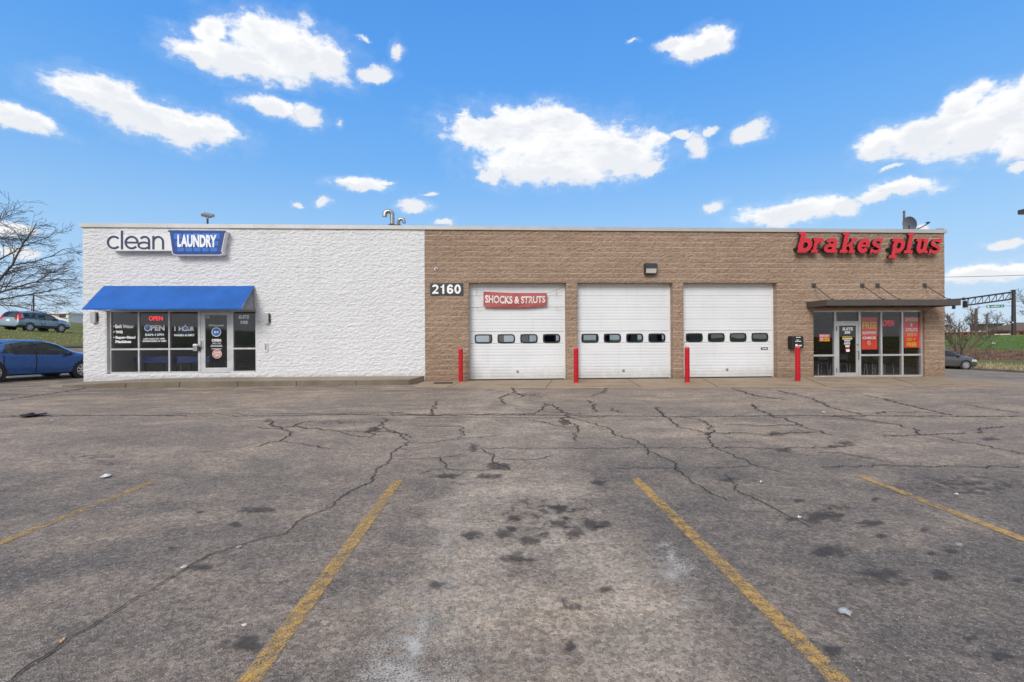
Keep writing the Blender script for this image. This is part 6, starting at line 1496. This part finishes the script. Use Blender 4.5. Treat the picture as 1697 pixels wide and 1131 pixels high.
cmb = nt.nodes.new('ShaderNodeCombineXYZ'); nt.links.new(warp(az, 0, .050, .022), cmb.inputs[0]); nt.links.new(warp(el, 1, .040, .020), cmb.inputs[1])
dens = None; densu = None
for (px, py, rx, ry, ang) in CL:
    r0 = ray(px, py).normalized(); ca_, ce_ = math.atan2(r0.x, r0.y), math.asin(r0.z)
    ra = ray(px + rx, py).normalized(); rb = ray(px, py - ry).normalized()
    wa = 1.06 * abs(math.atan2(ra.x, ra.y) - ca_); we = 1.12 * abs(math.asin(rb.z) - ce_)
    mp = nt.nodes.new('ShaderNodeMapping'); mp.vector_type = 'TEXTURE'; mp.inputs['Location'].default_value = (ca_, ce_, 0); mp.inputs['Rotation'].default_value = (0, 0, R(-ang * .6)); mp.inputs['Scale'].default_value = (wa, we, 1)
    nt.links.new(cmb.outputs[0], mp.inputs[0]); ln_ = nt.nodes.new('ShaderNodeVectorMath'); ln_.operation = 'LENGTH'; nt.links.new(mp.outputs[0], ln_.inputs[0])
    # thin clouds keep a faint body: small ones are softer
    v = math_(nt, 'MULTIPLY_ADD', ln_.outputs['Value'], -1.0, 1.0 if rx > 27 else (.70 if (px, py) in ((655, 85), (601, 66), (1156, 240), (562, 210), (770, 192), (1047, 70), (640, 300)) else .84))
    dens = v if dens is None else math_(nt, 'MAXIMUM', dens, v)
    if rx > 40:
        ad = nt.nodes.new('ShaderNodeVectorMath'); ad.operation = 'LENGTH'; sh = nt.nodes.new('ShaderNodeVectorMath'); sh.operation = 'ADD'; sh.inputs[1].default_value = (0, -.62, 0); nt.links.new(mp.outputs[0], sh.inputs[0]); nt.links.new(sh.outputs[0], ad.inputs[0])
        u = math_(nt, 'MULTIPLY_ADD', ad.outputs['Value'], -1.0, 1.0); densu = u if densu is None else math_(nt, 'MAXIMUM', densu, u)
det = math_(nt, 'MULTIPLY', math_(nt, 'SUBTRACT', noise_(nt, scalevec(nt, tc, (1, 1, 1.7)), 20, 10, .64), .5), 1.75)
dd_ = math_(nt, 'ADD', dens, det)
cov = maprange(nt, dd_, -.12, .40)
haze_ = math_(nt, 'MULTIPLY', maprange(nt, math_(nt, 'ADD', dens, math_(nt, 'MULTIPLY', det, .9)), -.5, .2), .13)
lum = maprange(nt, noise_(nt, scalevec(nt, tc, (1, 1, 2.2)), 15, 6, .6), .36, .62)
low = maprange(nt, dd_, .15, .75)
under = math_(nt, 'MULTIPLY', maprange(nt, math_(nt, 'SUBTRACT', math_(nt, 'SUBTRACT', dens, densu), math_(nt, 'MULTIPLY', det, .35)), .05, .55), .85)
ccol = mixc(nt, math_(nt, 'MAXIMUM', math_(nt, 'MULTIPLY', lum, low), under), (1.02, 1.02, 1.02), (.82, .855, .91))
ccol = mixc(nt, 1.0, ccol, (K, K, K), 'MULTIPLY')
deck = math_(nt, 'MAXIMUM', maprange(nt, el, .74, 1.0), maprange(nt, math_(nt, 'ABSOLUTE', az), 1.3, 1.9))  # unseen pale cloud deck overhead and behind, added to neutralise the blue fill light
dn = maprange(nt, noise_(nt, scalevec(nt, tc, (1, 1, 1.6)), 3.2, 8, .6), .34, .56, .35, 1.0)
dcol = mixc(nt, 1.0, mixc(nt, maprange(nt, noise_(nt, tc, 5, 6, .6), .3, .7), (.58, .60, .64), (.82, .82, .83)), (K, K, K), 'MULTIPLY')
fin = mixc(nt, math_(nt, 'MAXIMUM', cov, haze_), base_, ccol)
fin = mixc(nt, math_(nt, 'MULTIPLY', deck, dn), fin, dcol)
bg = nt.nodes.new('ShaderNodeBackground'); bg.inputs['Strength'].default_value = .1; nt.links.new(fin, bg.inputs['Color'])
ow = nt.nodes.new('ShaderNodeOutputWorld'); nt.links.new(bg.outputs[0], ow.inputs[0])
w.cycles.sampling_method = 'MANUAL'; w.cycles.sample_map_resolution = 512
sun = bpy.data.lights.new('sun', 'SUN'); sun.energy = 1.75; sun.angle = R(28); sun.color = (1, .955, .90)
so = bpy.data.objects.new('sun', sun); COL.objects.link(so); so.rotation_euler = SUNV.to_track_quat('Z', 'Y').to_euler(); so.location = (-20, -30, 40)
cam = bpy.data.cameras.new('camera'); cam.sensor_width = 36; cam.lens = 36 * F / 1697; cam.clip_end = 3000; cam.clip_start = .05
co = bpy.data.objects.new('camera', cam); COL.objects.link(co)
right, up, fwd = Vector((CT, -ST, 0)), Vector((0, 0, 1)), Vector((ST, CT, 0))
Mx = (right - up * ROLL).normalized(); My = (up + right * ROLL).normalized(); Mz = -fwd
co.matrix_world = Matrix(((Mx.x, My.x, Mz.x, 0), (Mx.y, My.y, Mz.y, -DN), (Mx.z, My.z, Mz.z, EH), (0, 0, 0, 1)))
sc.camera = co
vs_ = sc.view_settings; vs_.view_transform = 'Standard'; vs_.look = 'None'; vs_.exposure = EXPO; vs_.gamma = 1
sc.cycles.max_bounces = 8; sc.cycles.transparent_max_bounces = 12
for o in bpy.data.objects:
    if '_abs' in o: del o['_abs']
    if o.parent is not None:
        for k_ in ('category', 'group'):
            if k_ in o: del o[k_]
